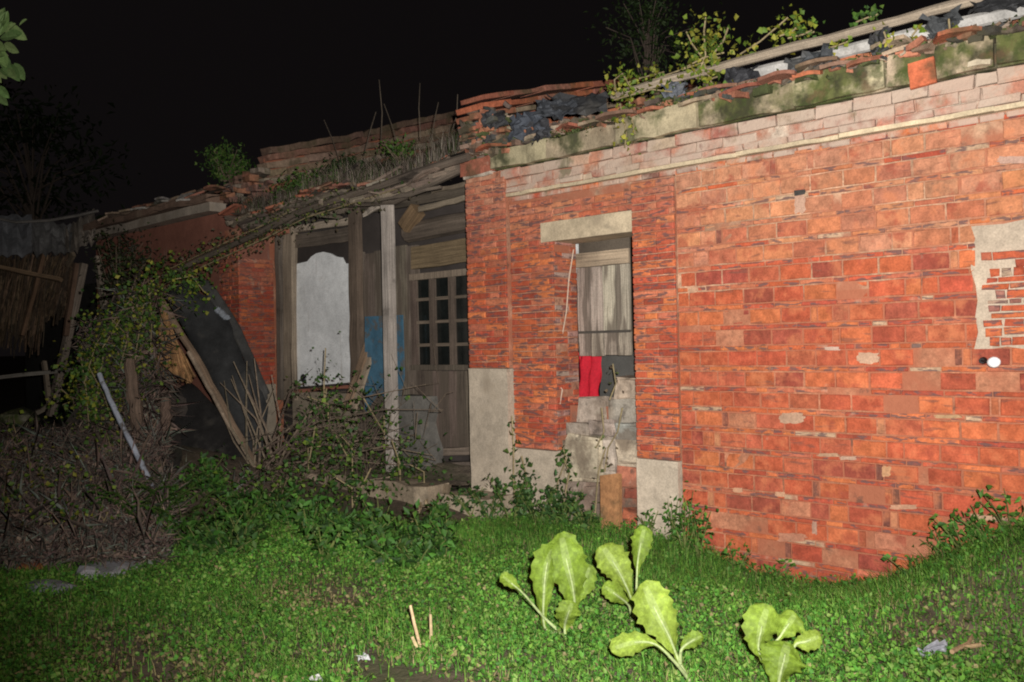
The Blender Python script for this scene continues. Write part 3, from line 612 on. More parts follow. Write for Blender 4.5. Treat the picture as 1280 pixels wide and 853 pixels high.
# moss and tiny weeds on the beam and tiles
n = 5200; X = rng.uniform(-4.7, 0.4, n); X = X[np.sin(3.1*X)+np.sin(7.3*X+1)+rng.random(n)*1.6 > 0.3]; n = len(X); Y = rng.uniform(5.07, 5.3, n)
V, F, C = foliage(np.stack([X, Y, 2.90+0.25*(Y-5.08)+rng.normal(size=n)*0.018+0.02*(X > -3.7)], 1), 0.012, 0.03, [(0.05, 0.075, 0.018), (0.035, 0.055, 0.015), (0.09, 0.10, 0.025), (0.07, 0.06, 0.03)])
tag(np_obj('moss', V, F, C, 'grass', kind='stuff'), 'dark moss and tiny weeds along the top of the eave beam', 'moss')
# tree behind the roof
def tree(name, label, base, h, crown_c, crown_r, n, L, pal, tr=0.06, trunk_to=None, cat='tree', gap=0.5):
    t = thing(name, label, cat, base); b = np.array(base, float); mb = MB(); cc = np.array(crown_c, float)
    mb.tube([b, b*0.6+cc*0.4+rng.normal(size=3)*0.05, cc], [tr, tr*0.7, tr*0.3], (0.12, 0.09, 0.07), 8)
    P = []
    for k in range(26):
        d = rdir(1, 0.35)[0]; tip = cc+d*np.array(crown_r)*random.uniform(0.6, 1.0); mid = cc*0.6+tip*0.4+np.array([0, 0, -0.1]); mb.tube([cc+(b-cc)*random.random()*0.3, mid, tip], [tr*0.25, tr*0.16, 0.006], (0.12, 0.09, 0.07), 5)
        m_ = n//26; f = random.random()
        P.append(tip+rng.normal(size=(m_, 3))*np.array(crown_r)*0.20*random.uniform(0.6, 1.3)+(mid-tip)*rng.random((m_, 1))*0.5)
    mb.build('trunk', 'twig', t); P = np.concatenate(P); V, F, C = foliage(P, L*0.6, L*1.3, pal, asp=0.4); np_obj('crown', V, F, C, 'leaf', t); return t
tb = W(805, 60, 9.7)
tree('roof_tree', 'dim feathery tree standing behind the brick house roof', (tb[0], 9.7, 0), 4, tuple(W(808, 40, 9.7)), (0.75, 0.6, 0.75), 1250, 0.075, [(0.03, 0.055, 0.016), (0.04, 0.065, 0.018)], 0.045)

q_ = Dp(40, 220, 19); tree('dark_tree', 'nearly black tree far behind the shed at the left', (q_[0], q_[1], 0), 5, tuple(q_), (2.2, 2, 1.6), 1500, 0.2, [(0.02, 0.035, 0.012), (0.028, 0.04, 0.014)], 0.12)
# ------------------------------------------------------------------ timber bay
YT = 5.66
bay = thing('timber_house', 'recessed grey timber house front with white door panel and lattice window under sagging roof', 'house', (-7.0, 5.66, 0.2))
def PX(x0, y0, x1, y1, Y): A = W(x0, y1, Y); B = W(x1, y0, Y); return min(A[0], B[0]), min(A[2], B[2]), max(A[0], B[0]), max(A[2], B[2])
mb = MB(); mb.box((-8.8, YT+0.06, 0.1), (-5.18, YT+0.14, 2.8), (0.055, 0.045, 0.04)); back = mb.build('wall', 'wood', bay)
GW = [(0.17, 0.135, 0.105), (0.145, 0.115, 0.09), (0.20, 0.16, 0.12), (0.12, 0.095, 0.075)]
x0, z0, x1, z1 = PX(447, 308, 521, 562, YT); n = 6
for i in range(n): vplank(back, x0+(x1-x0)*i/n+0.004, z0+random.uniform(-.02, .02), x0+(x1-x0)*(i+1)/n-0.004, z1+random.uniform(-.03, .03), YT+0.02+random.uniform(-.006, .006), 0.03, vary(random.choice(GW)))
x0, z0, x1, z1 = PX(523, 464, 600, 562, YT); x1 = -5.2; n = 11
for i in range(n): vplank(back, x0+(x1-x0)*i/n+0.003, z0+0.01, x0+(x1-x0)*(i+1)/n-0.003, z1, YT+0.02+random.uniform(-.004, .004), 0.03, vary((0.115, 0.088, 0.068), 0.25))
def hbeam(parent, px0, py0, px1, py1, Y, w, t, col, name='beam', j=0.006):
    mb = MB(); mb.beam(W(px0, py0, Y), W(px1, py1, Y), w, t, col, side=(0, 1, 0), seg=6, j=j); return mb.build(name, 'wood', parent)
hbeam(back, 520, 568, 600, 562, YT-0.03, 0.10, 0.07, (0.2, 0.155, 0.12), 'sill_beam'); hbeam(back, 520, 583, 600, 580, YT-0.05, 0.12, 0.06, (0.16, 0.125, 0.10), 'sill_beam')
# panels above the window, ragged beams in the dark under the roof
x0, z0, x1, z1 = PX(517, 298, 592, 336, YT); mb = MB(); mb.beam((x0, YT, (z0+z1)/2), (-5.2, YT, (z0+z1)/2), 0.06, z1-z0, (0.17, 0.122, 0.07), side=(0, 1, 0), seg=6, j=0.008); mb.build('transom_board', 'wood', back)
mb = MB(); mb.tube([W(510, 292, YT-0.06), W(550, 283, YT-0.05), W(592, 276, YT-0.05), np.array([-5.2, YT-.05, 2.12])], [0.09, 0.1, 0.1, 0.09], (0.11, 0.085, 0.065), 10); mb.build('log_beam', 'wood', back)
mb = MB(); mb.tube([W(455, 262, YT-0.1), W(520, 250, YT-0.1), W(592, 236, YT-0.1)], [0.05, 0.055, 0.05], (0.10, 0.08, 0.06), 8); mb.build('log_beam', 'wood', back)
hbeam(back, 524, 262, 592, 245, YT-0.2, 0.03, 0.05, (0.2, 0.16, 0.115), 'slat'); hbeam(back, 540, 240, 592, 228, YT-0.15, 0.03, 0.04, (0.18, 0.14, 0.10), 'slat'); hbeam(back, 455, 268, 480, 254, YT-0.2, 0.02, 0.05, (0.38, 0.32, 0.26), 'slat')
mb = MB(); mb.beam(W(507, 285, YT-0.16), W(522, 262, YT-0.16), 0.13, 0.1, (0.17, 0.11, 0.06), seg=3, j=0.005); mb.build('bracket', 'wood', back)
# window
x0, z0, x1, z1 = PX(521, 340, 590, 460, YT); x1 = x0+(x1-x0)*1.02
mb = MB(); FR = (0.20, 0.155, 0.115); Yw = YT-0.012
mb.box((x0-.02, Yw+0.032, z0-.01), (x1+.02, Yw+0.05, z1+.01), (0.03, 0.025, 0.02)); win = mb.build('window', 'wood', bay)
mb = MB(); mb.beam(((x0+x1)/2, Yw, z0-0.02), ((x0+x1)/2, Yw, z0+0.03), x1-x0+.06, 0.07, (0.10, 0.08, 0.06)); mb.build('sill', 'wood', win)
mb = MB(); mb.beam(((x0+x1)/2, Yw, z1-0.03), ((x0+x1)/2, Yw, z1+0.03), x1-x0+.06, 0.07, FR); mb.build('head', 'wood', win)

cw = (x1-x0)/3
for i in range(4): mb = MB(); mb.beam((x0+i*cw, Yw-0.004, z0+0.03), (x0+i*cw, Yw-0.004, z1-0.03), 0.045 if i in (0, 3) else 0.05, 0.05, vary((0.105, 0.08, 0.06)), seg=3, j=.002); mb.build('frame', 'wood', win)
for i in range(3):
    for k in (1, 2, 3): mb = MB(); zz = z0+(z1-z0)*k/4; mb.beam((x0+i*cw+0.03, Yw+0.006, zz), (x0+(i+1)*cw-0.03, Yw+0.006, zz), 0.022, 0.028, (0.15, 0.115, 0.085), side=(0, 1, 0)); mb.build('muntin', 'wood', win)
    for k in range(4):
        mb = MB(); za = z0+(z1-z0)*k/4+0.016; zc = z0+(z1-z0)*(k+1)/4-0.016; mb.box((x0+i*cw+0.032, Yw+0.022, za), (x0+(i+1)*cw-0.032, Yw+0.028, zc), (0.02, 0.02, 0.02)); mb.build('pane', 'glass', win)
# door: white panel with a shouldered arch top, posts and header
prof = [(370, 484), (441, 478), (439, 329), (431, 330), (427, 322), (420, 321), (413, 317), (404, 315), (395, 317), (389, 321), (384, 327), (371, 330)]
mb = MB(); A = [W(x, y, YT-0.03) for x, y in prof]; Bq = [p+np.array([0, 0.03, 0]) for p in A]; WH = (0.84, 0.84, 0.83)
mb.poly(A, WH)
for i in range(len(A)): j_ = (i+1) % len(A); mb.poly([A[j_], A[i], Bq[i], Bq[j_]], WH)
door = mb.build('door', 'plaster', bay, label='plain white door panel with shouldered arch top')
mb = MB(); P = [W(373+11*((k % 4)/3), 470+ (7 if k > 3 else 0), YT-0.04) for k in range(8)]; c_ = W(379, 473, YT-0.034)
mb.tube([c_+np.array([0, 0.0, 0]), c_+np.array([0, -0.012, 0])], [0.05, 0.04], (0.03, 0.03, 0.035), 9); mb.build('dark_patch', 'plastic', door)
hbeam(bay, 366, 489, 444, 483, YT-0.05, 0.06, 0.035, (0.30, 0.12, 0.08), 'threshold'); 
x0, z0, x1, z1 = PX(368, 490, 446, 530, YT); mb = MB(); mb.box((x0, YT-0.02, z0-0.2), (x1, YT+0.03, z1-0.015), (0.30, 0.245, 0.18)); mb.build('base_board', 'wood', bay)
DK = (0.14, 0.105, 0.08)
for (xa, ya, xb, yb, w, c, Y) in [(349, 268, 353, 500, 0.08, (0.15, 0.12, 0.095), YT-0.05), (362, 268, 364, 500, 0.16, (0.26, 0.205, 0.15), YT-0.06), (444, 255, 446, 480, 0.13, (0.13, 0.095, 0.07), YT-0.05)]:
    mb = MB(); mb.beam(W(xb, yb, Y), W(xa, ya, Y), w, 0.08, c, seg=8, j=0.006); mb.build('post', 'wood', bay)
hbeam(bay, 366, 268, 442, 258, YT-0.04, 0.06, 0.12, (0.24, 0.19, 0.145), 'header'); hbeam(bay, 369, 287, 440, 277, YT-0.05, 0.06, 0.07, (0.42, 0.34, 0.26), 'header'); hbeam(bay, 369, 302, 440, 293, YT-0.02, 0.05, 0.15, (0.14, 0.11, 0.085), 'header')
mb = MB(); vz = [(369, 305), (441, 298), (441, 336), (433, 336), (428, 324), (404, 320), (386, 328), (381, 337), (369, 336)]; A = [W(x, y, YT-0.01) for x, y in vz]; mb.poly(A, (0.05, 0.04, 0.035)); mb.poly([p+np.array([0, .02, 0]) for p in A][::-1], (0.05, 0.04, 0.035)); mb.build('valance', 'wood', bay)
# slim grey post and its base on the porch edge
mb = MB(); mb.beam(W(491, 590, 5.2), W(484, 240, 5.2), 0.088, 0.088, (0.40, 0.345, 0.30), seg=8, j=0.002); mb.build('porch_post', 'wood', bay, label='slim pale grey square post holding up the eave')
# porch floor of earth and stone
mb = MB(); P = [[(x, y, 0.2+0.06*sm((y-5.0)/0.6)+random.uniform(-0.02, 0.02)) for x in np.linspace(-8.8, -5.18, 34)] for y in np.linspace(4.92, 5.66, 9)]; mb.grid(P, col=(0.22, 0.17, 0.125)); 
for k in range(33):
    a, b = P[0][k], P[0][k+1]; mb.poly([(a[0], a[1]-0.1, -0.1), (b[0], b[1]-0.1, -0.1), b, a], (0.2, 0.15, 0.10))
mb.build('porch_floor', 'soil', bay, smooth=True)
for a, b in ((-8.3, -7.45), (-7.44, -6.62), (-6.6, -5.95), (-5.93, -5.28)):
    mb = MB(); mb.beam((a, 4.84, 0.09), (b, 4.84, 0.09+random.uniform(-.01, .01)), 0.24, 0.24, vary((0.30, 0.235, 0.165)), side=(0, 1, 0), seg=5, j=0.014); mb.build('step_stone', 'rubble', bay)
# roof of the bay: rafters, purlin, sagging deck with tiles
def bay_z(x, y):
    sag = 0.05*math.sin((x+8.9)*1.1)
    return 2.86+0.32*(y-5.1)-sag+0.06*math.sin(x*3+y*2)
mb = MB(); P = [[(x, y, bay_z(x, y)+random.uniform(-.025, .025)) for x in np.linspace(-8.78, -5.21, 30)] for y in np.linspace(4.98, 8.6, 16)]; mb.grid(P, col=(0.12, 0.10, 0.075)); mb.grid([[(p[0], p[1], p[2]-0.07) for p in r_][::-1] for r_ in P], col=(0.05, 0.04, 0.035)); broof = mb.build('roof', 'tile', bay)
for k in range(26):
    x = -8.7+3.45*k/25+random.uniform(-.03, .03)
    mb = MB(); y0 = 4.95+random.uniform(-0.12, 0.1); mb.beam((x, y0, bay_z(x, y0)-0.10), (x+random.uniform(-.05, .05), 6.4, bay_z(x, 6.4)-0.10), 0.05, 0.04, vary((0.22, 0.17, 0.13), 0.3), seg=3, j=0.006); mb.build('rafter', 'wood', broof)
for (yy, dz, r_) in ((5.15, -0.13, 0.05), (5.02, -0.06, 0.035)):
    mb = MB(); mb.tube([(x, yy+random.uniform(-.02, .02), bay_z(x, yy)+dz+random.uniform(-.02, .02)) for x in np.linspace(-8.7, -5.22, 9)], r_, (0.17, 0.13, 0.10) if dz > -.1 else (0.14, 0.11, 0.085), 8); mb.build('purlin', 'wood', broof)
for k in range(150):
    x = random.uniform(-8.7, -5.3); y = 4.98+3.4*random.random()**1.6
    tile(broof, np.array([x, y, bay_z(x, y)+random.uniform(0.02, 0.07)]), random.uniform(0.14, 0.28), random.uniform(0.14, 0.26), random.gauss(0, 0.5), 0.25+random.gauss(0, 0.2), vary(random.choice(TILE[1:]+[(0.3, 0.25, 0.2)]), 0.25))
# boards and splintered laths at the broken eave
for k in range(34):
    x = random.uniform(-8.6, -5.3); y = 4.9+random.uniform(-.05, .2); L_ = random.uniform(0.3, 0.9); a = random.gauss(0, 0.25)
    p = np.array([x, y, bay_z(x, y)-random.uniform(-0.05, 0.12)]); q = p+np.array([L_*math.cos(a), random.uniform(-.1, .2), L_*math.sin(a)*0.5+0.02])
    if q[0] > -5.24: continue
    mb = MB(); mb.beam(p, q, random.uniform(0.02, 0.06), 0.02, vary(random.choice([(0.20, 0.155, 0.115), (0.14, 0.11, 0.085), (0.09, 0.07, 0.055)]), 0.25), side=(0, 1, 0), seg=4, j=0.014); mb.build('lath', 'wood', broof)

# items on the porch
mb = MB(); A = [W(x, y, 5.52) for x, y in ((456, 396), (503, 394), (505, 470), (497, 515), (474, 490), (456, 516))]; cB = (0.07, 0.16, 0.235)
mb.poly([A[0], A[5], A[4], A[3], A[2], A[1]], cB); mb.poly([p+np.array([0, .012, 0]) for p in A], cB)
for i in range(6): j_ = (i+1) % 6; mb.poly([A[i], A[j_], A[j_]+np.array([0, .012, 0]), A[i]+np.array([0, .012, 0])], cB)
tag(mb.build('blue_board', 'paint'), 'worn blue board propped behind the slim grey porch post', 'board')
for (p, q, w, c, lb) in [((432, 512), (463, 424), 0.10, (0.30, 0.20, 0.13), 'brown board leaning on the timber wall, nearer the white door'), ((442, 512), (468, 432), 0.07, (0.36, 0.28, 0.20), 'pale narrow board leaning beside the blue board')]:
    mb = MB(); mb.beam(W(*p, 5.28), W(*q, 5.60), w, 0.03, c, seg=4, j=.003); tag(mb.build('leaning_board', 'wood'), lb, 'board', 'boards leaning on the porch')
A = W(494, 582, 5.30); B = W(526, 498, 5.30); mb = MB(); mb.beam(((A[0]+B[0])/2, 5.42, A[2]-0.1), ((A[0]+B[0])/2, 5.42, B[2]), abs(B[0]-A[0]), 0.2, (0.14, 0.13, 0.115), seg=6, j=0.025); tag(mb.build('stone_block', 'stone'), 'rough grey stone block standing right of the slim porch post', 'stone')

# ------------------------------------------------------------------ left wing with red plaster
wing = thing('plastered_house', 'ruined house wing with dull red plaster wall and brick corner pier', 'house', (-9.5, 5.2, 0.2))
XC = -8.82
mb = MB(); A = W(160, 300, D); mb.box((-12.6, 5.215, -0.2), (XC-0.01, 5.6, 2.92), (0.27, 0.11, 0.075)); wl = mb.build('wall', 'plaster', wing)
mb = MB(); mb.box((XC-0.3, 5.21, 0.0), (XC-0.012, 5.66, 2.70), MORTR); mb.box((XC-0.3, 5.662, 0.0), (XC-0.012, 8.7, 3.1), MORTR); pr = mb.build('pier', 'mortar', wing)
bw = MB(); DR = [(c[0]*0.85, c[1]*0.8, c[2]*0.85) for c in SMALL]
pier_side(bw, 5.2, 5.64, 0.95, 2.40, XC, pal=DR); pier_brickwork(bw, XC-0.42, XC, 0.95, 2.5, 5.195, pal=DR); bw.build('brickwork', 'brickj', pr, kind='stuff')
mb = MB(); mb.beam((XC-0.2, 5.41, -0.2), (XC-0.2, 5.41, 0.945), 0.42, 0.44, (0.32, 0.265, 0.2), seg=6, j=.004); mb.build('base_stone', 'stone', pr)
mb = MB(); mb.beam((-12.6, 5.18, 2.98), (-9.2, 5.18, 2.98), 0.2, 0.10, (0.36, 0.30, 0.24), side=(0, 1, 0), seg=8, j=0.01); mb.beam((-12.6, 5.16, 3.09), (-9.2, 5.16, 3.09), 0.26, 0.09, (0.22, 0.14, 0.10), side=(0, 1, 0), seg=8, j=0.02); mb.build('cornice', 'stone', wing)
def wz(y): return 3.14+0.32*(y-5.1)
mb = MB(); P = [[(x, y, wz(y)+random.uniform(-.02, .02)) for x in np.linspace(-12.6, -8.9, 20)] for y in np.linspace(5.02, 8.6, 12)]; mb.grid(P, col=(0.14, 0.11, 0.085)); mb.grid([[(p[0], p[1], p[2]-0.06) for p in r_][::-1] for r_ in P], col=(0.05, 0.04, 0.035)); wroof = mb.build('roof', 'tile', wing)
for k in range(40):
    x = random.uniform(-12.5, -9.0); y = 5.05+random.random()**2*1.5
    tile(wroof, np.array([x, y, wz(y)+random.uniform(0.02, 0.07)]), random.uniform(0.16, 0.3), random.uniform(0.16, 0.26), random.gauss(0, 0.4), 0.25+random.gauss(0, 0.2), vary(random.choice(TILE[2:]+[(0.32, 0.29, 0.26)]), 0.25))
# gable face above the bay roof, tile courses on its verge
mb = MB(); gp = [WX(330, 195, XC), WX(430, 178, XC), WX(500, 161, XC), WX(572, 146, XC)]
gv = MB()
for i in range(3):
    a, b = gp[i], gp[i+1]; gv.poly([(XC-0.01, a[1], a[2]-0.5), (XC-0.01, b[1], b[2]-0.5), (XC-0.01, b[1], b[2]), (XC-0.01, a[1], a[2])], (0.20, 0.13, 0.09)); gv.poly([(XC-0.25, a[1], a[2]), (XC-0.01, a[1], a[2]), (XC-0.01, b[1], b[2]), (XC-0.25, b[1], b[2])], (0.15, 0.1, 0.08))
gable = gv.build('gable', 'mortar', wing)
for lay, (dz, c, ou) in enumerate([(-0.30, (0.26, 0.2, 0.15), 0.0), (-0.22, (0.2, 0.14, 0.09), 0.03), (-0.13, (0.25, 0.17, 0.12), 0.05), (-0.04, (0.20, 0.10, 0.07), 0.07), (0.04, (0.16, 0.1, 0.07), 0.09)]):
    for i in range(3):
        for s_ in range(4):
            f0, f1 = s_/4, (s_+0.97)/4; a = gp[i]+(gp[i+1]-gp[i])*f0; b = gp[i]+(gp[i+1]-gp[i])*f1; off = np.array([-0.08+ou, 0, dz])
            mb = MB(); mb.beam(a+off, b+off, 0.2, 0.07, vary(c, 0.2), seg=2, j=0.012); mb.build('verge_tile', 'tile', gable)
# broken brick corner over the pier
mb = MB(); bl = MB()
for k in range(70):
    p = W(random.uniform(272, 322), random.uniform(212, 292), 5.2)+np.array([0, random.uniform(0, 0.3), 0]); s_ = random.uniform(0.05, 0.11)
    bl.beam(p, p+np.array([s_*2, random.uniform(-.04, .04), random.uniform(-.03, .03)]), s_, s_*0.6, vary(random.choice([(0.22, 0.12, 0.09), (0.16, 0.10, 0.08), (0.34, 0.15, 0.09), (0.25, 0.2, 0.15)]), 0.2), side=(0, 1, 0), seg=2, j=0.012)
bl.build('broken_brickwork', 'tile', wing, kind='stuff')

# bushes on the ruined roof
def bush(label, c, r, n, L, pal, name='bush', group=None, cat='bush', stems=8, asp=0.5):
    c = np.array(c, float); r = np.array(r, float); t = thing(name, label, cat, c-np.array([0, 0, r[2]]), group); mb = MB(); P = []
    for k in range(stems):
        d = rdir(1, 0.6)[0]; tip = c+d*r*random.uniform(0.5, 0.95); b = c-np.array([0, 0, r[2]])+rng.normal(size=3)*r*0.12; mid = (b+tip)/2+rng.normal(size=3)*r*0.15; mb.tube([b, mid, tip], [0.012, 0.008, 0.004], (0.16, 0.12, 0.08), 5); m_ = n//stems
        f = rng.random((m_, 1))**0.6; P.append(b*(1-f)+tip*f+rng.normal(size=(m_, 3))*r*0.26)
    mb.build('stem', 'twig', t); P = np.concatenate(P); V, F, C = foliage(P, L*0.6, L*1.2, pal, asp=asp); np_obj('foliage', V, F, C, 'leaf', t); return t
bush('round dark green bush growing on the broken brick corner', W(282, 200, 5.4), (0.32, 0.3, 0.22), 900, 0.05, VG, stems=14)
bush('low green shrub growing from the sagging roof beside the brick house', W(500, 188, 5.9), (0.28, 0.2, 0.16), 260, 0.05, VG)
bush('dark mossy growth trailing on the sagging eave near the brick corner', W(385, 228, 5.15), (0.55, 0.2, 0.14), 700, 0.045, VG)
bush('dark creeper spreading on the sagging roof below the gable', W(440, 205, 5.6), (0.5, 0.3, 0.13), 500, 0.05, [(0.03, 0.06, 0.018), (0.04, 0.07, 0.02)])
# dry grass on the sagging roof
n = 6500; X = rng.uniform(-8.6, -5.25, n); Y = 5.0+rng.random(n)**1.5*1.8; Z = np.array([bay_z(a, b) for a, b in zip(X, Y)])+0.02
V, F, C = blade_arr(np.stack([X, Y, Z], 1), rng.normal(size=(n, 3))*np.array([0.5, 0.5, 0.15]), rng.uniform(0.06, 0.26, n), np.full(n, 0.007), pick([(0.24, 0.20, 0.16), (0.18, 0.145, 0.11), (0.12, 0.095, 0.075), (0.10, 0.08, 0.06), (0.05, 0.07, 0.022)], n))
tag(np_obj('dry_grass', V, F, C, 'grass', kind='stuff'), 'dry grey grass and weeds growing on the sagging roof', 'grass')
t = thing('roof_stalks', 'thin bare dry stalks standing up from the sagging roof against the sky', 'dry plant', W(520, 170, 6.2))
for (x0, y0, x1, y1) in [(476, 170, 474, 100), (526, 160, 525, 104), (497, 170, 480, 130), (540, 158, 548, 128), (425, 190, 405, 150), (455, 180, 470, 140), (565, 150, 572, 118)]:
    mb = MB(); a, b_ = W(x0, y0+14, 6.2), W(x1, y1, 6.2); mb.tube([a, (a+b_)/2+rng.normal(size=3)*.02, b_], [0.006, 0.005, 0.003], (0.14, 0.11, 0.08), 4); mb.build('stalk', 'twig', t)
# the sagging vine-wrapped rafter falling from the eave toward the heap
pts = [W(585, 196, 4.98), W(520, 216, 4.94), W(450, 240, 4.9), (W(380, 262, 4.86)), W(330, 288, 4.8), W(265, 318, 4.7), W(205, 346, 4.6)]
pole('fallen_rafter', pts, (0.035, 0.028), (0.11, 0.085, 0.065), 'wood', 'long vine wrapped rafter sagging from the eave down to the heap', 'rafter')
vine('dark dead vine tangled round the sagging rafter', [pts[2:], [p+np.array([0, 0.03, -0.07]) for p in pts[1:]], [p+np.array([0, 0.05, 0.08]) for p in pts[3:]]], 900, 0.07, 0.04, [(0.05, 0.06, 0.025), (0.07, 0.06, 0.035), (0.10, 0.08, 0.05), (0.04, 0.07, 0.02), (0.14, 0.16, 0.03)])

# ------------------------------------------------------------------ heap of sheets in front of the wing
def panel(name, pts, t, col, m, label, cat, group=None, amp=0.012):
    bm = bmesh.new(); vs = [bm.verts.new(tuple(p)) for p in pts]; f = bm.faces.new(vs); bmesh.ops.triangulate(bm, faces=bm.faces[:]); bmesh.ops.subdivide_edges(bm, edges=bm.edges[:], cuts=3, use_grid_fill=True)
    bm.normal_update(); nn = np.array(f.normal) if f.is_valid else np.array([0, -1, 0])
    for v in bm.verts: v.co += Vector((random.uniform(-1, 1), random.uniform(-1, 1), random.uniform(-1, 1)))*amp
    bmesh.ops.triangulate(bm, faces=bm.faces[:]); ex_ = bmesh.ops.extrude_face_region(bm, geom=bm.faces[:]); bmesh.ops.translate(bm, verts=[g_ for g_ in ex_['geom'] if isinstance(g_, bmesh.types.BMVert)], vec=Vector(Fw*t)); bm.verts.index_update()
    mb = MB(); mb.v = [tuple(v.co) for v in bm.verts]
    for f in bm.faces: mb.face([v.index for v in f.verts], col)
    bm.free(); return tag(mb.build(name, m, smooth=True), label, cat, group)
def dps(d0, d1, pts):
    ys_ = [p[1] for p in pts]; a, b = min(ys_), max(ys_); return [Dp(x, y, d0+(d1-d0)*(y-a)/(b-a)) for x, y in pts]
panel('tar_sheet', dps(9.5, 8.7, [(206, 368), (232, 352), (258, 372), (284, 402), (300, 440), (318, 476), (335, 508), (328, 560), (330, 604), (300, 560), (272, 492), (240, 430)]), 0.02, (0.036, 0.036, 0.036), 'plastic', 'tall dark grey tar sheet leaning against the brick corner pier', 'sheet', 'dark sheets on the heap')
panel('tar_sheet', dps(9.2, 8.3, [(206, 492), (238, 478), (275, 512), (300, 555), (326, 604), (300, 616), (250, 612), (212, 600), (204, 545)]), 0.02, (0.024, 0.022, 0.021), 'plastic', 'lower blackish sheet lying beneath the slanting brown pole', 'sheet', 'dark sheets on the heap')
panel('tar_sheet', dps(9.7, 9.1, [(236, 345), (262, 350), (300, 410), (336, 490), (330, 505), (290, 420), (262, 376)]), 0.02, (0.06, 0.058, 0.055), 'plastic', 'long curled grey sheet edge against the dark brick pier', 'sheet', 'dark sheets on the heap')
pole('brown_pole', [Dp(200, 374, 9.2), Dp(250, 455, 8.8), Dp(296, 540, 8.45), Dp(330, 604, 8.2)], (0.04, 0.03), (0.22, 0.15, 0.10), 'wood', 'slanting brown pole lying across the dark tar sheets', 'pole')
pole('brown_pole', [Dp(236, 440, 8.7), Dp(285, 530, 8.4), Dp(326, 596, 8.2)], (0.022, 0.014), (0.28, 0.21, 0.15), 'twig', 'thinner forked branch below the slanting brown pole', 'pole')
pole('grey_tube', [Dp(271, 386, 9.3), Dp(284, 398, 9.3)], 0.035, (0.25, 0.27, 0.3), 'plastic', 'short grey tube end sticking out beside the brick pier', 'tube')
# orange palm thatch flap
t = thing('thatch_flap', 'orange brown thatch flap with ragged lower fringe under the slanting pole', 'thatch', Dp(215, 440, 9.0))
mb = MB()
for k in range(60):
    f = k/59; a = Dp(203+12*f+random.uniform(-2, 2), 385+34*f, 9.05); b = Dp(196+46*f+random.uniform(-3, 3), 466+8*f+random.uniform(-6, 6), 8.95); mb.beam(a, b, 0.035, 0.008, vary((0.36, 0.20, 0.09), 0.25), seg=3, j=0.008)
mb.build('straw', 'thatch', t, kind='stuff')
pole('white_pole', [Dp(124, 468, 8.1), Dp(150, 526, 7.7), Dp(172, 570, 7.4), Dp(192, 612, 7.1)], 0.022, (0.45, 0.48, 0.55), 'paint', 'flaking bluish white pole slanting through the vines', 'pole')
pole('stump_post', [Dp(176, 560, 8.2), Dp(168, 500, 8.4), Dp(160, 448, 8.5)], (0.07, 0.05), (0.16, 0.11, 0.08), 'wood', 'brown broken post standing beside the white pole in the vines', 'post')
pole('stump_post', [Dp(210, 560, 8.3), Dp(206, 500, 8.5)], (0.05, 0.05), (0.15, 0.10, 0.075), 'wood', 'short dark post between broken post and dark sheet', 'post')

# ------------------------------------------------------------------ thatched shed at the far end
shed = thing('thatched_shed', 'collapsing dark shed with torn sheet roof and hanging thatch at the far end', 'shed', (-12.5, 5.0, 0.3))
def ds(x, y, d=12.0): return Dp(x, y, d)
for (q, c) in [([(-40, 272), (40, 268), (40, 318), (-40, 320)], (0.26, 0.26, 0.27)), ([(36, 274), (92, 282), (88, 316), (38, 318)], (0.30, 0.29, 0.28)), ([(80, 285), (118, 262), (120, 300), (82, 318)], (0.42, 0.36, 0.3))]:
    qq = [ds(*q[0], 12.6), ds(*q[1], 12.6), ds(*q[2], 11.8), ds(*q[3], 11.8)]; mb = MB(); P = []
    for i in range(6):
        v = i/5; row = []
        for j in range(14):
            u = j/13; p = qq[0]*(1-u)*(1-v)+qq[1]*u*(1-v)+qq[2]*u*v+qq[3]*(1-u)*v; row.append(p+np.array([0, 0, 0.035*math.sin(j*2.1)+random.uniform(-.03, .03)]))
        P.append(row)
    mb.grid(P, col=c); mb.grid([[p-np.array([0, 0, 0.01]) for p in r_][::-1] for r_ in P], col=c); mb.build('roof_sheet', 'plastic', shed)
mb = MB()
for k in range(900):
    x = random.uniform(-30, 92); y = random.uniform(316, 350); L_ = random.uniform(40, 100)*(1.0 if x < 60 else 0.6); a = ds(x, y, 12.2+random.uniform(0, .5)); b = ds(x-8+random.uniform(-10, 6), y+L_, 12.1+random.uniform(0, .5)); mb.beam(a, b, 0.025, 0.006, vary(random.choice([(0.13, 0.085, 0.05), (0.18, 0.12, 0.075), (0.09, 0.065, 0.045)]), 0.2), seg=2, j=0.015)
mb.build('thatch', 'thatch', shed, kind='stuff')
for (p, q, r_, c, nm) in [((104, 330), (64, 520), 0.06, (0.24, 0.19, 0.15), 'post'), ((84, 332), (92, 318), 0.03, (0.2, 0.15, 0.1), 'post'), ((121, 322), (131, 388), 0.045, (0.32, 0.26, 0.20), 'post'), ((55, 316), (28, 420), 0.03, (0.17, 0.10, 0.06), 'rafter'), ((96, 330), (82, 420), 0.04, (0.15, 0.09, 0.06), 'post'),
        ((-20, 330), (76, 350), 0.035, (0.26, 0.17, 0.10), 'rail'), ((-20, 474), (94, 462), 0.035, (0.28, 0.25, 0.21), 'rail'), ((55, 452), (62, 506), 0.035, (0.24, 0.19, 0.14), 'post'), ((62, 506), (24, 530), 0.04, (0.28, 0.23, 0.17), 'rail')]:
    mb = MB(); mb.beam(ds(*q, 11.7), ds(*p, 11.9), r_*2, r_*1.4, c, seg=4, j=.006); mb.build(nm, 'wood', shed)
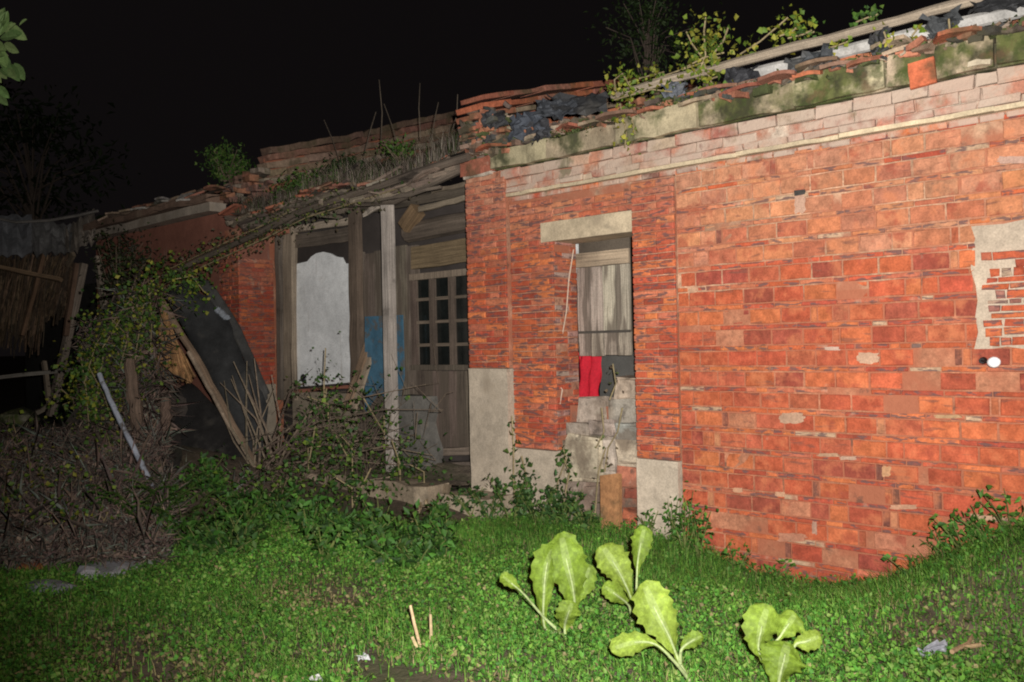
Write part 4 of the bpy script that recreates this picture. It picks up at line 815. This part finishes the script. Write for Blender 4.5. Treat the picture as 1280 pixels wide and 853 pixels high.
mb = MB(); mb.tube([ds(-30, 268, 12.4), ds(20, 278, 12.3), ds(60, 276, 12.3), ds(95, 270, 12.2), ds(122, 264, 12)], 0.02, (0.2, 0.18, 0.16), 6); mb.build('roof_pole', 'wood', shed)
mb = MB(); A = ds(-60, 600, 13.2); mb.box((-18, 6.1, 0), (-12.7, 6.3, 2.5), (0.045, 0.04, 0.035)); mb.build('back_wall', 'wood', shed)
bush('dark creeper blanket sliding off the wing wall beside the shed', Dp(155, 330, 10.8), (0.55, 0.35, 0.5), 1500, 0.06, [(0.03, 0.045, 0.018), (0.045, 0.06, 0.02), (0.05, 0.045, 0.03)], stems=16)

# ------------------------------------------------------------------ vegetation
def weed(label, base, h, r, n, L, pal, group=None, name='weed', cat='weed', stems=6, asp=0.55):
    b = np.array(base, float); t = thing(name, label, cat, b, group); mb = MB(); P = []
    for k in range(stems):
        a = random.uniform(0, 6.28); tip = b+np.array([math.cos(a)*r*random.uniform(.3, 1), math.sin(a)*r*random.uniform(.3, 1), h*random.uniform(0.6, 1.05)]); mid = b*0.5+tip*0.5+np.array([0, 0, h*0.1]); mb.tube([b, mid, tip], [0.005, 0.004, 0.002], (0.12, 0.14, 0.04), 5)
        m_ = max(2, n//stems); f = 0.2+0.8*rng.random((m_, 1)); P.append(np.where(f < .5, b+(mid-b)*f*2, mid+(tip-mid)*(f-.5)*2)+rng.normal(size=(m_, 3))*np.array([r, r, h])*0.12)
    mb.build('stem', 'twig', t); P = np.concatenate(P); V, F, C = foliage(P, L*0.6, L*1.25, pal, asp=asp); np_obj('foliage', V, F, C, 'leaf', t); return t
GR = [(0.045, 0.13, 0.018), (0.06, 0.17, 0.022), (0.085, 0.20, 0.03), (0.035, 0.10, 0.015), (0.10, 0.21, 0.03)]
DG = [(0.035, 0.085, 0.02), (0.05, 0.11, 0.022), (0.028, 0.065, 0.016), (0.07, 0.13, 0.025)]
# tall climber and weeds around the doorway
vine('climbing weed with dark leaves rising along the end pier base stone', [w_(5.02, (645, 660), (642, 600), (642, 560), (640, 520)), w_(5.0, (650, 640), (660, 605), (652, 570)), w_(5.05, (690, 640), (698, 600), (708, 575), (704, 560)), w_(5.05, (700, 650), (712, 590), (705, 575))], 80, 0.025, 0.06, DG)
vine('dry creeper stems hanging over the doorway rubble', [w_(5.2, (757, 560), (748, 590), (744, 640), (738, 690)), w_(5.2, (778, 510), (772, 540), (760, 560), (756, 590)), w_(5.2, (766, 455), (770, 480), (762, 500)), w_(5.21, (745, 560), (755, 540), (752, 510))], 26, 0.03, 0.035, [(0.12, 0.09, 0.06), (0.08, 0.1, 0.03)])
for (px, py, h, r, n) in [(612, 672, .30, .25, 150), (640, 668, .38, .28, 200), (672, 672, .36, .25, 190), (700, 680, .30, .22, 150), (735, 690, .25, .2, 110), (590, 690, .2, .22, 100)]:
    p = W(px, py, 4.85); weed({612: 'dark weed by the kerb stone in front of the end pier', 640: 'tall dark weed hiding the foot of the end pier base stone', 672: 'dark weed in front of the shorter base stone', 700: 'dark weed left of the wood stub', 735: 'small dark weed before the ochre slab', 590: 'low dark weed on the earth by the porch kerb'}[px], (p[0], 4.85, G(p[0], 4.85)), h, r, n, 0.05, DG, 'weeds before the blocked doorway')
WL = ['green weed against the base stone right of the doorway', 'tallest weed at the corner of base stone and brick wall', 'leafy weed at the left end of the brick wall beside the tallest weed', 'low weed before the crumbled brick foot of the wall', 'small weed between the ochre slab and the doorway base stone',
      'sparse low weed at the wall foot above the gap between mustard plants', 'tiny weed at the wall foot above the jagged mustard plant', 'short weed at the middle of the bare brick wall foot', 'weed where the grass bank starts rising against the bricks', 'weed on the lower bank beneath the white bulb',
      'bushy weed on the bank straight below the white bulb', 'weed on the upper bank beside the bushy one', 'weed on top of the bank at the right edge of the wall']
for (px, h, r, n) in [(840, .30, .14, 80), (868, .42, .16, 120), (885, .36, .16, 100), (920, .22, .2, 80), (815, .25, .15, 60), (960, .14, .2, 60), (1010, .1, .2, 50), (1075, .12, .2, 50), (1150, .16, .2, 60), (1185, .2, .2, 70), (1215, .24, .2, 90), (1245, .22, .2, 90), (1270, .26, .2, 100)]:
    p = W(px, 690, 5.08); weed(WL.pop(0), (p[0], 5.05+random.uniform(-.12, .06), G(p[0], 5.05)), h, r, n, 0.042, GR, 'weeds at the foot of the brick wall')
p = W(630, 645, 4.9)
# low leafy weeds in front of the porch and heap
for k in range(36):
    px = random.uniform(170, 560); py = random.uniform(632, 705) if px < 400 else random.uniform(672, 715); d = ray(px, py); tt = -EYE/d[2]; p = CAM+d*tt
    if p[1] > 4.8: p[1] = 4.75
    weed('broad leaved green weed in the bed before the porch', (p[0], p[1], G(p[0], p[1])), random.uniform(.14, .30), random.uniform(.14, .24), 105, 0.06, GR[:4]+DG, 'weeds in the bed before the porch')
# ferns
def fern(label, base, h, n, group=None):
    b = np.array(base, float); t = thing('fern', label, 'fern', b, group)
    for k in range(n):
        a = 6.28*k/n+random.uniform(-.4, .4); o_ = np.array([math.cos(a), math.sin(a), 0]); mb = MB(); mid = [b+o_*h*0.8*f+np.array([0, 0, h*(1.5*f-0.75*f*f)]) for f in np.linspace(0, 1, 9)]; mb.tube(mid, 0.004, (0.08, 0.11, 0.03), 4)
        sd = np.cross(o_, [0, 0, 1])
        for i in range(2, 9):
            wl_ = 0.10*h/0.35*(1.15-i/9)
            for s_ in (-1, 1): c_ = vary(random.choice(GR), 0.2); p0 = mid[i]; p1 = p0+sd*s_*wl_+o_*0.02-np.array([0, 0, 0.015]); e = o_*0.016; mb.poly([p0-e, p1, p0+e], c_)
        mb.build('frond', 'leaf', t)
    return t
for i, (px, py) in enumerate([(188, 668), (212, 655), (232, 672), (165, 660)]):
    d = ray(px, py); p = CAM+d*(-EYE/d[2]*0.97); fern(['fern in front of the dead vine heap below the white pole', 'fern beside the flat white stone under the pole', 'lowest fern nearest the lawn and right of the heap', 'leftmost fern touching the brown dead vines'][i], (p[0], p[1], G(p[0], p[1])), 0.42, 8, 'ferns at the foot of the heap')

# dead vine heap on the left mound
def strands(n, pxr, pyr, d0, d1, lr, pal, w=0.008):
    px = rng.uniform(*pxr, n); py = rng.uniform(*pyr, n); P = []
    for a, b in zip(px, py): P.append(Dp(a, b, (8.5-2.9*(b-530)/165 if b > 530 and a < 216 else d0+(d1-d0)*(b-pyr[0])/(pyr[1]-pyr[0]))+random.uniform(-.2, .2)))
    P = np.array(P); return leaf_arr(P, rdir(n, -0.25), rdir(n), rng.uniform(*lr, n), w*rng.uniform(.6, 1.8, n), pick(pal, n, 0.3))
DEAD = [(0.22, 0.155, 0.12), (0.17, 0.19, 0.15), (0.19, 0.13, 0.10), (0.11, 0.105, 0.085), (0.11, 0.08, 0.065), (0.20, 0.15, 0.115), (0.08, 0.06, 0.05), (0.13, 0.085, 0.075), (0.17, 0.11, 0.09)]
V, F, C = merge([strands(15000, (-30, 212), (535, 700), 9.2, 6.9, (0.04, 0.15), DEAD, 0.005), strands(5000, (-30, 208), (545, 700), 9.1, 6.8, (0.02, 0.06), DEAD, 0.02), strands(500, (-20, 205), (540, 680), 9, 7, (.2, .45), DEAD, 0.007), strands(5000, (100, 200), (400, 570), 9.3, 8.5, (0.05, 0.17), DEAD, 0.005), strands(900, (150, 205), (360, 560), 9.2, 8.4, (0.15, 0.4), DEAD, 0.006), strands(1800, (200, 330), (595, 660), 8.0, 7.0, (0.06, 0.25), DEAD, 0.006)])
tag(np_obj('dead_vines', V, F, C, 'twig', kind='stuff'), 'brown dead vines and stalks heaped over the mound', 'dead vines')
# mound body under the strands
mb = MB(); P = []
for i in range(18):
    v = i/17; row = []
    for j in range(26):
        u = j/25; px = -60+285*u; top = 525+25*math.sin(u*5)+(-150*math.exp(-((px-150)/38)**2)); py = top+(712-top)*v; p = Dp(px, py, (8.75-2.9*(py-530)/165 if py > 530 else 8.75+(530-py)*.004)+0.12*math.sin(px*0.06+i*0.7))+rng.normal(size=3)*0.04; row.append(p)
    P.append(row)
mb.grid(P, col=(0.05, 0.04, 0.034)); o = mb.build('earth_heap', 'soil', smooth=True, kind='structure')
vine('yellow leaved vine draped over the heap in front of the wing', [[Dp(x, y, 9.0-(y-340)*0.003) for x, y in c_] for c_ in [[(200, 345), (165, 372), (120, 430), (105, 480)], [(190, 365), (150, 400), (125, 440)], [(100, 440), (108, 490), (112, 545)], [(112, 460), (130, 495), (145, 540)], [(215, 350), (240, 345), (255, 365)], [(140, 400), (160, 420), (150, 460)], [(180, 380), (170, 440), (165, 500)], [(130, 440), (120, 500), (118, 560)], [(185, 350), (190, 400), (188, 440)]]], 1700, 0.13, 0.055, VY+VG+VG)
for k, (x, y, n_, r_) in enumerate([(12, 575, 40, .14), (38, 600, 40, .16), (85, 600, 30, .15), (55, 655, 30, .1), (12, 640, 26, .1), (120, 560, 40, .12), (130, 650, 20, .1), (92, 500, 40, .12), (20, 545, 14, .1)]):
    c_ = Dp(x, y, 8.3-2.9*(y-530)/165); P = [c_+rng.normal(size=3)*r_*0.5 for _ in range(3)]; vine(['yellow vine shoot on the heap at the very edge, upper one', 'widest yellow vine shoot on the dead heap', 'yellow shoot between the widest shoot and the white pole', 'yellow shoot low on the heap above the orange brick lump', 'yellow shoot at the very edge, low above the lawn', 'yellow shoot growing beside the middle of the white pole', 'few yellow leaves near the dark red rag', 'yellow shoot beneath the leaning shed posts', 'few yellow leaves beside the mossy grey stone'][k], [[c_-np.array([0, 0, 0.12]), P[0], P[1]], [c_, P[2]]], n_*2, r_, 0.05, VY+VG, 'vine shoots on the dead heap')
# brushwood in front of the porch
bp = thing('brush_pile', 'pile of bare brown branches heaped in front of the porch', 'brush pile', Dp(330, 600, 7.9))
for k in range(19):
    a = Dp(random.uniform(318, 350), random.uniform(560, 625), 7.9+random.uniform(-.3, .4)); ex = random.uniform(360, 560); ey = random.uniform(470, 610); e = Dp(ex, ey, 7.6+random.uniform(-.4, .4)); m1 = a*0.65+e*0.35+np.array([0, 0, random.uniform(.05, .22)]); m2 = a*0.3+e*0.7+np.array([0, 0, random.uniform(0, .2)])
    mb = MB(); r_ = random.uniform(0.005, 0.012); mb.tube([a, m1, m2, e], [r_, r_*.85, r_*.6, r_*.3], vary((0.15, 0.11, 0.08), 0.3), 6)
    for q in range(8):
        f = random.uniform(.2, .95); s_ = m1*(1-f)+e*f; mb.tube([s_, s_+rng.normal(size=3)*0.10, s_+rng.normal(size=3)*0.16+np.array([0.05, 0, 0.06])], [0.004, 0.003, 0.0015], (0.14, 0.105, 0.075), 4)
    mb.build('branch', 'twig', bp)
for k in range(12):
    a = Dp(random.uniform(300, 350), random.uniform(560, 620), 8.2); e = Dp(random.uniform(275, 345), random.uniform(440, 520), 8.5); mb = MB(); mb.tube([a, (a+e)/2+rng.normal(size=3)*0.06, e], [0.011, 0.008, 0.004], vary((0.22, 0.17, 0.12), 0.25), 5); mb.build('branch', 'twig', bp)
BL = ['shoot in front of the foot of the white door', 'leafy shoot in the middle of the brush pile', 'leafy shoot below the door post in the brush', 'shoot rising in front of the leaning boards', 'leafy shoot just left of the slim porch post', 'leafy shoot at the foot of the slim porch post', 'leafy shoot at the root end of the brush pile', 'leafy shoot at the lower middle edge of the brush pile',
      'small bright shoot standing highest before the white door', 'leafy shoot low in the brush below the white door', 'leafy shoot at the foot of the slanting brown pole', 'leafy shoot on the ground before the lower dark sheet']
for (x, y, n_) in [(410, 505, 60), (440, 560, 80), (385, 560, 70), (480, 520, 50), (500, 580, 60), (530, 590, 50), (350, 600, 80), (440, 610, 100), (405, 480, 24), (395, 620, 90), (300, 620, 80), (270, 640, 90)]:
    c_ = Dp(x, y, 7.7-(y-500)*0.004); vine(BL.pop(0), [[c_-np.array([0, 0, .2]), c_, c_+rng.normal(size=3)*0.12+np.array([0, 0, .08])], [c_-np.array([0, 0, .15]), c_+rng.normal(size=3)*0.15]], n_*2, 0.14, 0.05, VG+DG+VY[1:2], 'leafy shoots in the brush pile')
# dry leaf clump
t = thing('dry_leaf_clump', 'pale dry curled leaves on a stalk before the porch step', 'dry plant', W(522, 665, 4.6))
for (x, y) in [(525, 634), (517, 645), (521, 656), (533, 630)]:
    c_ = W(x, y, 4.6); mb = MB(); mb.grid([[c_+np.array([0.05*(j/3-.5), 0.02*math.sin(j*1.5), 0.07*(i/3-.5)])+rng.normal(size=3)*0.006 for j in range(4)] for i in range(4)], col=(0.45, 0.34, 0.2)); mb.build('leaf', 'leaf', t)
mb = MB(); mb.tube([W(522, 668, 4.6), W(521, 648, 4.6), W(528, 632, 4.6)], 0.005, (0.3, 0.22, 0.14), 5); mb.build('stalk', 'twig', t)
# stones and litter
for (px, py, s_, c, lb, nm, ct) in [(632, 412, 0, None, None, None, None)]: pass
def rock(px, py, w, h, col, label, m='stone', d=None, name='stone', cat='stone'):
    if d is None: r_ = ray(px, py); p = CAM+r_*(-EYE/r_[2]); p = np.array([p[0], p[1], G(p[0], p[1])])
    else: p = Dp(px, py, d)
    bm = bmesh.new(); bmesh.ops.create_icosphere(bm, subdivisions=2, radius=1.0); ph = rng.random(3)*6
    for v in bm.verts: k_ = 1+0.25*math.sin(3*v.co.x+ph[0])*math.cos(2.5*v.co.y+ph[1])+random.uniform(-.1, .1); v.co = Vector((p[0]+v.co.x*w*k_, p[1]+v.co.y*w*0.7*k_, p[2]+h*0.4+v.co.z*h*k_))
    bm.verts.index_update(); mb = MB(); mb.v = [tuple(v.co) for v in bm.verts]
    for f in bm.faces: mb.face([v.index for v in f.verts], col)
    bm.free(); return tag(mb.build(name, m), label, cat)
rock(222, 628, .10, .05, (0.5, 0.48, 0.44), 'white flat stone at the lower end of the white pole', d=7.7)
rock(140, 712, .22, .05, (0.30, 0.29, 0.30), 'grey flat rubble stone edging the lawn below the dead heap')
rock(110, 718, .10, .05, (0.36, 0.35, 0.37), 'small bluish grey stone left of the flat rubble stone')
rock(37, 712, .11, .05, (0.42, 0.14, 0.06), 'orange brick lump on the lawn edge at the far left', 'tile')
rock(150, 640, .06, .10, (0.25, 0.06, 0.05), 'dark red rag lump showing inside the dead heap', 'cloth', d=7.4, name='red_rag', cat='rag')
rock(60, 735, .16, .04, (0.22, 0.22, 0.24), 'grey crumpled litter bag lying in the grass at the left', 'plastic', name='litter_bag', cat='litter')
rock(25, 530, .3, .12, (0.2, 0.18, 0.14), 'mossy grey stone on the heap under the shed rail', 'concrete', d=9.5)
crumple('litter', [(446, 821), (459, 817), (461, 823), (449, 826)], gd(453, 821, .03), 6, 4, 0.012, (0.6, 0.6, 0.6), 'plastic', 'white scrap of litter on the bare soil at the bottom', 'litter')
crumple('litter', [(385, 845), (400, 842), (402, 850), (388, 853)], gd(393, 848, .03), 5, 4, 0.01, (0.6, 0.58, 0.55), 'plastic', 'tiny white litter scrap at the bottom edge of the lawn', 'litter')
crumple('litter', [(1148, 812), (1180, 800), (1184, 808), (1150, 822)], gd(1165, 811, .06), 8, 5, 0.014, (0.30, 0.30, 0.33), 'plastic', 'grey crumpled wrapper in the grass below the brick wall', 'litter')
def sticks(name, label, lines, r, col, cat='dry stalk', group=None):
    t = thing(name, label, cat, lines[0][0], group)
    for ln in lines: mb = MB(); mb.tube(ln, [r, r*0.9, r*0.8][:len(ln)], vary(col, .15), 6); mb.build('stalk', 'twig', t)
    return t
sticks('dry_stalks', 'three pale dry stalks standing in the lawn near the bare soil', [[Dp(528, 818, gd(528, 818)), Dp(518, 780, gd(528, 818)), Dp(513, 757, gd(528, 818)+.03)], [Dp(537, 815, gd(537, 815)), Dp(539, 790, gd(537, 815)), Dp(538, 768, gd(537, 815)+.02)], [Dp(527, 822, gd(527, 822)), Dp(515, 796, gd(527, 822))]], 0.008, (0.46, 0.34, 0.19))
sticks('dry_branch', 'forked dry brown branch in the grass before the brick wall', [[Dp(x, y, gd(x, y, .07)) for x, y in q] for q in ([(1190, 815), (1210, 805), (1222, 784)], [(1205, 809), (1228, 806)], [(1168, 790), (1180, 770), (1200, 748)])], 0.010, (0.36, 0.24, 0.13), 'branch')

# mustard plants --------------------------------------------------------------------------
MG = [(0.15, 0.22, 0.026), (0.125, 0.19, 0.02), (0.17, 0.235, 0.032)]
def mleaf(t, pts, d, width, face=0.0, start=0.25, cup=0.3, ruff=0.11, dd=None, pal=None):
    """pts: midrib points in the picture from base to tip at depth d (dd: depth offsets); width in metres"""
    pts = [np.array(p, float) for p in pts]; dd = dd or [0]*len(pts); M_ = [Dp(p[0], p[1], d+e) for p, e in zip(pts, dd)]
    nseg = 30; C = []
    for k in range(nseg+1):
        f = k/nseg*(len(M_)-1); i = min(int(f), len(M_)-2); f -= i
        p0, p1 = M_[i], M_[i+1]; pm_ = M_[max(i-1, 0)]; pn = M_[min(i+2, len(M_)-1)]
        C.append(0.5*((2*p0)+(p1-pm_)*f+(2*pm_-5*p0+4*p1-pn)*f*f+(3*p0-pm_-3*p1+pn)*f**3))
    ph = random.random()*6; col = random.choice(pal or MG); P = []; cols = []
    view = -Fw; nu = 10; edge = [(1.08 if k % 3 < 1 else 0.93)*random.uniform(0.90, 1.08) for k in range(2*(nseg+1))]
    for k in range(nseg+1):
        f = k/nseg; T = C[min(k+1, nseg)]-C[max(k-1, 0)]; T /= np.linalg.norm(T); Sd = np.cross(T, view); Sd /= np.linalg.norm(Sd); Nn = np.cross(Sd, T)
        Sd = Sd*math.cos(face)+Nn*math.sin(face); Nn = np.cross(Sd, T)
        g = max(0, (f-start)/(1-start)); wv = 0.12+0.88*max(0.0, math.sin(math.pi*min(1.0, g**1.45*0.97+0.01)))**0.7 if f > start else 0.12
        row = []
        for j in range(nu+1):
            u = j/nu*2-1; ee = edge[2*k+(u > 0)] if abs(u) > 0.9 else 1.0
            w = wv*width*0.85/2*u*ee
            z_ = Nn*(0.10*width*math.sin(f*5+ph)*u+-cup*abs(w)*abs(u)+ruff*width*0.5*abs(u)**2*math.sin(k*0.95+ph+(2.0 if u > 0 else 0))*wv+0.035*width*math.sin(k*1.3+abs(u)*8+ph)*abs(u)+0.012*width*random.uniform(-1, 1))
            row.append(C[k]+Sd*w+z_)
        P.append(row)
    for k in range(nseg):
        cr = []
        for j in range(nu):
            u = abs((j+0.5)/nu*2-1); vein = 1.0+0.16*(math.sin((k-u*4)*2.4) > 0.55)*(u < 0.85); m_ = max(0, 1-u/0.2)*0.62 if k < nseg*0.92 else 0
            cb = np.array(col)*vein*(0.92+0.16*random.random()); cb = cb*(1-m_*0.75)+np.array([0.36, 0.43, 0.19])*m_*0.75; cr.append(tuple(cb))
        cols.append(cr)
    mb = MB(); mb.grid(P, cols); lf = mb.build('leaf', 'mustard', t, smooth=True)
    mr = MB(); mr.tube([c+np.cross(Fw, Fw) for c in C[:int(nseg*0.8)]], [0.008*(1-0.9*k/nseg)+0.0006 for k in range(int(nseg*0.8))], (0.36, 0.43, 0.19), 6); mr.build('midrib', 'mustard', lf, smooth=True); return lf
def mustard(label, px, py, d): 
    p = Dp(px, py, d); return thing('mustard_plant', label, 'mustard plant', p, 'mustard plants in the lawn')
t = mustard('leafy mustard plant with two broad upright leaves, leftmost of the four', 705, 792, gd(705, 792, .02)); d = gd(705, 792, .02)
mleaf(t, [(700, 792), (681, 784), (680, 740), (684, 705), (692, 684)], d, 0.165, dd=[0, 0, -.03, -.02, .04], start=0.35, face=-.3)
mleaf(t, [(708, 790), (718, 765), (716, 735), (708, 700), (701, 666)], d, 0.215, dd=[.03, .03, 0, 0, .06], start=0.30, cup=.15)
mleaf(t, [(700, 790), (680, 772), (655, 743), (640, 730), (626, 719)], d, 0.07, dd=[0, -.02, -.08, -.1, -.12], start=0.55)
mleaf(t, [(707, 796), (706, 782), (710, 768), (716, 752)], d-.08, 0.14, dd=[0, 0, -.05, -.04], start=0.20, cup=.3)
mleaf(t, [(706, 790), (718, 760), (726, 735), (738, 706)], d, 0.12, dd=[.05, .04, .05, .08], start=0.40, face=.5)
t = mustard('tall narrow mustard plant, the one just before the ochre slab', 790, 776, gd(790, 776, .02)); d = gd(790, 776, .02)
mleaf(t, [(790, 778), (795, 745), (797, 705), (801, 680), (806, 658)], d, 0.125, dd=[0, 0, .02, .03, .05], start=0.42, face=.35)
mleaf(t, [(789, 775), (790, 752), (779, 725), (766, 702), (752, 682)], d, 0.19, dd=[0, -.02, -.04, -.03, 0], start=0.35)
mleaf(t, [(789, 772), (786, 757), (772, 745), (754, 732)], d-.05, 0.10, dd=[0, -.03, -.08, -.1], start=0.35)
t = mustard('mustard plant leaning left with one large leaf and a trailing one', 862, 850, gd(862, 850, .02)); d = gd(862, 850, .02)
mleaf(t, [(862, 852), (848, 825), (836, 795), (818, 760), (804, 728)], d, 0.19, dd=[0, 0, -.02, 0, .05], start=0.35)
mleaf(t, [(860, 848), (842, 826), (820, 806), (795, 803), (763, 812)], d, 0.10, dd=[0, -.04, -.07, -.1, -.12], start=0.50, face=-.4)
mleaf(t, [(850, 830), (852, 812), (864, 802), (879, 795)], d, 0.075, dd=[0, -.02, -.02, -.02], start=0.35)
t = mustard('mustard plant with jagged folded leaves, rightmost of the four', 980, 862, gd(980, 862, .02)); d = gd(980, 862, .02)
mleaf(t, [(975, 868), (955, 830), (948, 810), (952, 785), (960, 756)], d, 0.17, dd=[.03, .03, .02, .02, .05], start=0.40, ruff=.12)
mleaf(t, [(978, 868), (966, 815), (976, 795), (986, 780), (995, 767)], d, 0.13, dd=[.03, .02, .02, .04, .06], start=0.45, face=.6, ruff=.2)
mleaf(t, [(972, 880), (974, 850), (980, 825), (984, 803)], d-.08, 0.2, dd=[0, 0, 0, .05], start=0.20, ruff=.12)
mleaf(t, [(985, 840), (993, 808), (1008, 802), (1026, 795)], d, 0.09, dd=[0, 0, 0, -.02], start=0.35, face=.5)

# grass and clover ------------------------------------------------------------------------
def bare(x, y):
    s = np.exp(-((x+2.75)/0.55)**2-((y-2.28)/0.15)**2)*1.2+np.exp(-((x+3.8)/0.5)**2-((y-1.70)/0.16)**2)*0.6+np.exp(-((x+3.9)/0.35)**2-((y-2.9)/0.2)**2)*0.5+np.exp(-((x+1.25)/0.2)**2-((y-4.15)/0.2)**2)*.03
    return s+0.25*np.sin(5*x+2*y)*np.sin(4*y-3*x)
N_ = 330000; X = rng.uniform(-8.2, -0.35, N_); Y = rng.uniform(0.9, 5.18, N_)
den = (1-np.clip(bare(X, Y), 0, 0.97))*(0.78+0.22*np.sin(2.9*X+1.7*Y+np.sin(4*Y))*np.sin(3.7*Y-2.1*X)); Xc = X*Fw[0]+Y*Fw[1]; rx = (X*Rt[0]+Y*Rt[1])/np.maximum(Xc, .1)
keep = (rng.random(N_) < den*np.clip(1.25-0.07*Xc, .3, 1)) & (np.abs(rx) < 0.68) & (Xc > 2.4) & ~((X < -4.75) & (Y > 4.15+0.12*np.sin(6*X))) & ~((X < -6.2) & (Y > 4.0)) & ~(X < -5.95-0.45*sm((Y-2.9)/0.8)+0.1*np.sin(9*Y))
X = X[keep]; Y = Y[keep]; P = np.stack([X, Y, ground_z(X, Y)], 1); n = len(P)
patch = 0.5+0.5*np.sin(2.3*X+1.1*Y)*np.sin(1.7*Y-2.9*X+1)
isb = rng.random(n) < 0.36+0.4*sm((Y-3.4)/1.2)+0.2*(patch-.5); near_wall = sm((Y-4.3)/0.8)
hb = rng.uniform(0.03, 0.085, n)*(1+0.45*near_wall)*(0.7+0.6*patch)
gc = pick(GR+[(0.12, 0.22, 0.035), (0.14, 0.20, 0.05)], n, 0.22)*1.28*np.array([0.95, 1.0, 0.9])
dry = rng.random(n) < 0.04+0.5*np.clip(np.exp(-((X+3.8)/0.6)**2-((Y-1.7)/0.25)**2)+np.exp(-((X+3.95)/0.35)**2-((Y-2.75)/0.25)**2)+np.exp(-((X+1.25)/0.25)**2-((Y-4.2)/0.25)**2)*.5+0.35*np.exp(-((X+2.6)/0.7)**2-((Y-2.3)/0.2)**2), 0, 1); gc[dry] = np.array([0.24, 0.2, 0.09])*(0.7+0.6*rng.random((dry.sum(), 1)))
V1 = blade_arr(P[isb], rng.normal(size=(isb.sum(), 3))*np.array([.7, .7, .1]), hb[isb], rng.uniform(.003, .006, isb.sum()), gc[isb])
nl = (~isb).sum(); Pl = P[~isb]+np.stack([np.zeros(nl), np.zeros(nl), rng.uniform(.008, .05, nl)*(1+0.8*near_wall[~isb])], 1); L_ = rng.uniform(.012, .030, nl)
V2 = leaf_arr(Pl, rdir(nl, .1), rdir(nl, 1.3), L_, L_*.75, gc[~isb])
V, F, C = merge([V1, V2]); tag(np_obj('grass', V, F, C, 'grass', kind='stuff'), 'short green grass and clover covering the ground before the houses', 'grass')
# leafy overhanging branch at the upper left: a tree whose trunk stands outside the picture
tt = thing('leafy_tree', 'tree at the top left edge with long pale green leaves on a drooping branch', 'tree', (-7.5, 0.5, 0)); mb = MB(); br = Dp(-60, 40, 8.0); mb.tube([(-7.5, 0.5, 0), (-7.4, 0.6, 2.0), (-7.0, 0.9, 3.8)], [0.12, 0.1, 0.06], (0.14, 0.11, 0.08), 8); mb.build('trunk', 'twig', tt)
mb = MB(); bp_ = [np.array([-7.2, 0.8, 3.0]), Dp(-60, 60, 5.5), Dp(-10, 50, 5.4), Dp(10, 70, 5.4)]; mb.tube(bp_, [0.04, 0.02, 0.01, 0.004], (0.14, 0.11, 0.08), 6); mb.build('branch', 'twig', tt)
L1 = [((0, 45), (10, 14), .09), ((8, 32), (34, 50), .08), ((0, 48), (22, 45), .08), ((5, 55), (24, 66), .07), ((2, 62), (8, 85), .07), ((12, 80), (25, 102), .07), ((2, 85), (12, 97), .06), ((-2, 108), (12, 123), .07), ((-6, 30), (4, 12), .08), ((-10, 70), (6, 70), .08), ((0, 35), (8, 26), .07), ((10, 38), (20, 30), .06), ((-8, 90), (2, 104), .07)]
P = np.array([Dp(*a, 5.4) for a, b, l in L1]); Q = np.array([Dp(*b, 5.36) for a, b, l in L1]); dv = Q-P
mb = MB()
for a, b_ in zip(P, Q):
    for rep in range(2):
        off = rng.normal(size=3)*0.03*rep; ax = b_-a; sd = np.cross(ax, Fw+rng.normal(size=3)*.35); sd /= np.linalg.norm(sd); wd = np.linalg.norm(ax)*random.uniform(.17, .23); up_ = -Fw*0.012
        col = vary(random.choice([(0.24, 0.33, 0.12), (0.18, 0.27, 0.09), (0.13, 0.21, 0.07)]), .2); f_ = [0, .2, .45, .7, .9, 1]; w_l = [0.02, .7, 1, .85, .4, 0]
        L_ = [a+off+ax*f-sd*wd*w+up_*w for f, w in zip(f_, w_l)]; M2 = [a+off+ax*f for f in f_]; R_ = [a+off+ax*f+sd*wd*w+up_*w for f, w in zip(f_, w_l)]
        mb.grid([L_, M2, R_], col=col)
mb.build('crown', 'leaf', tt)
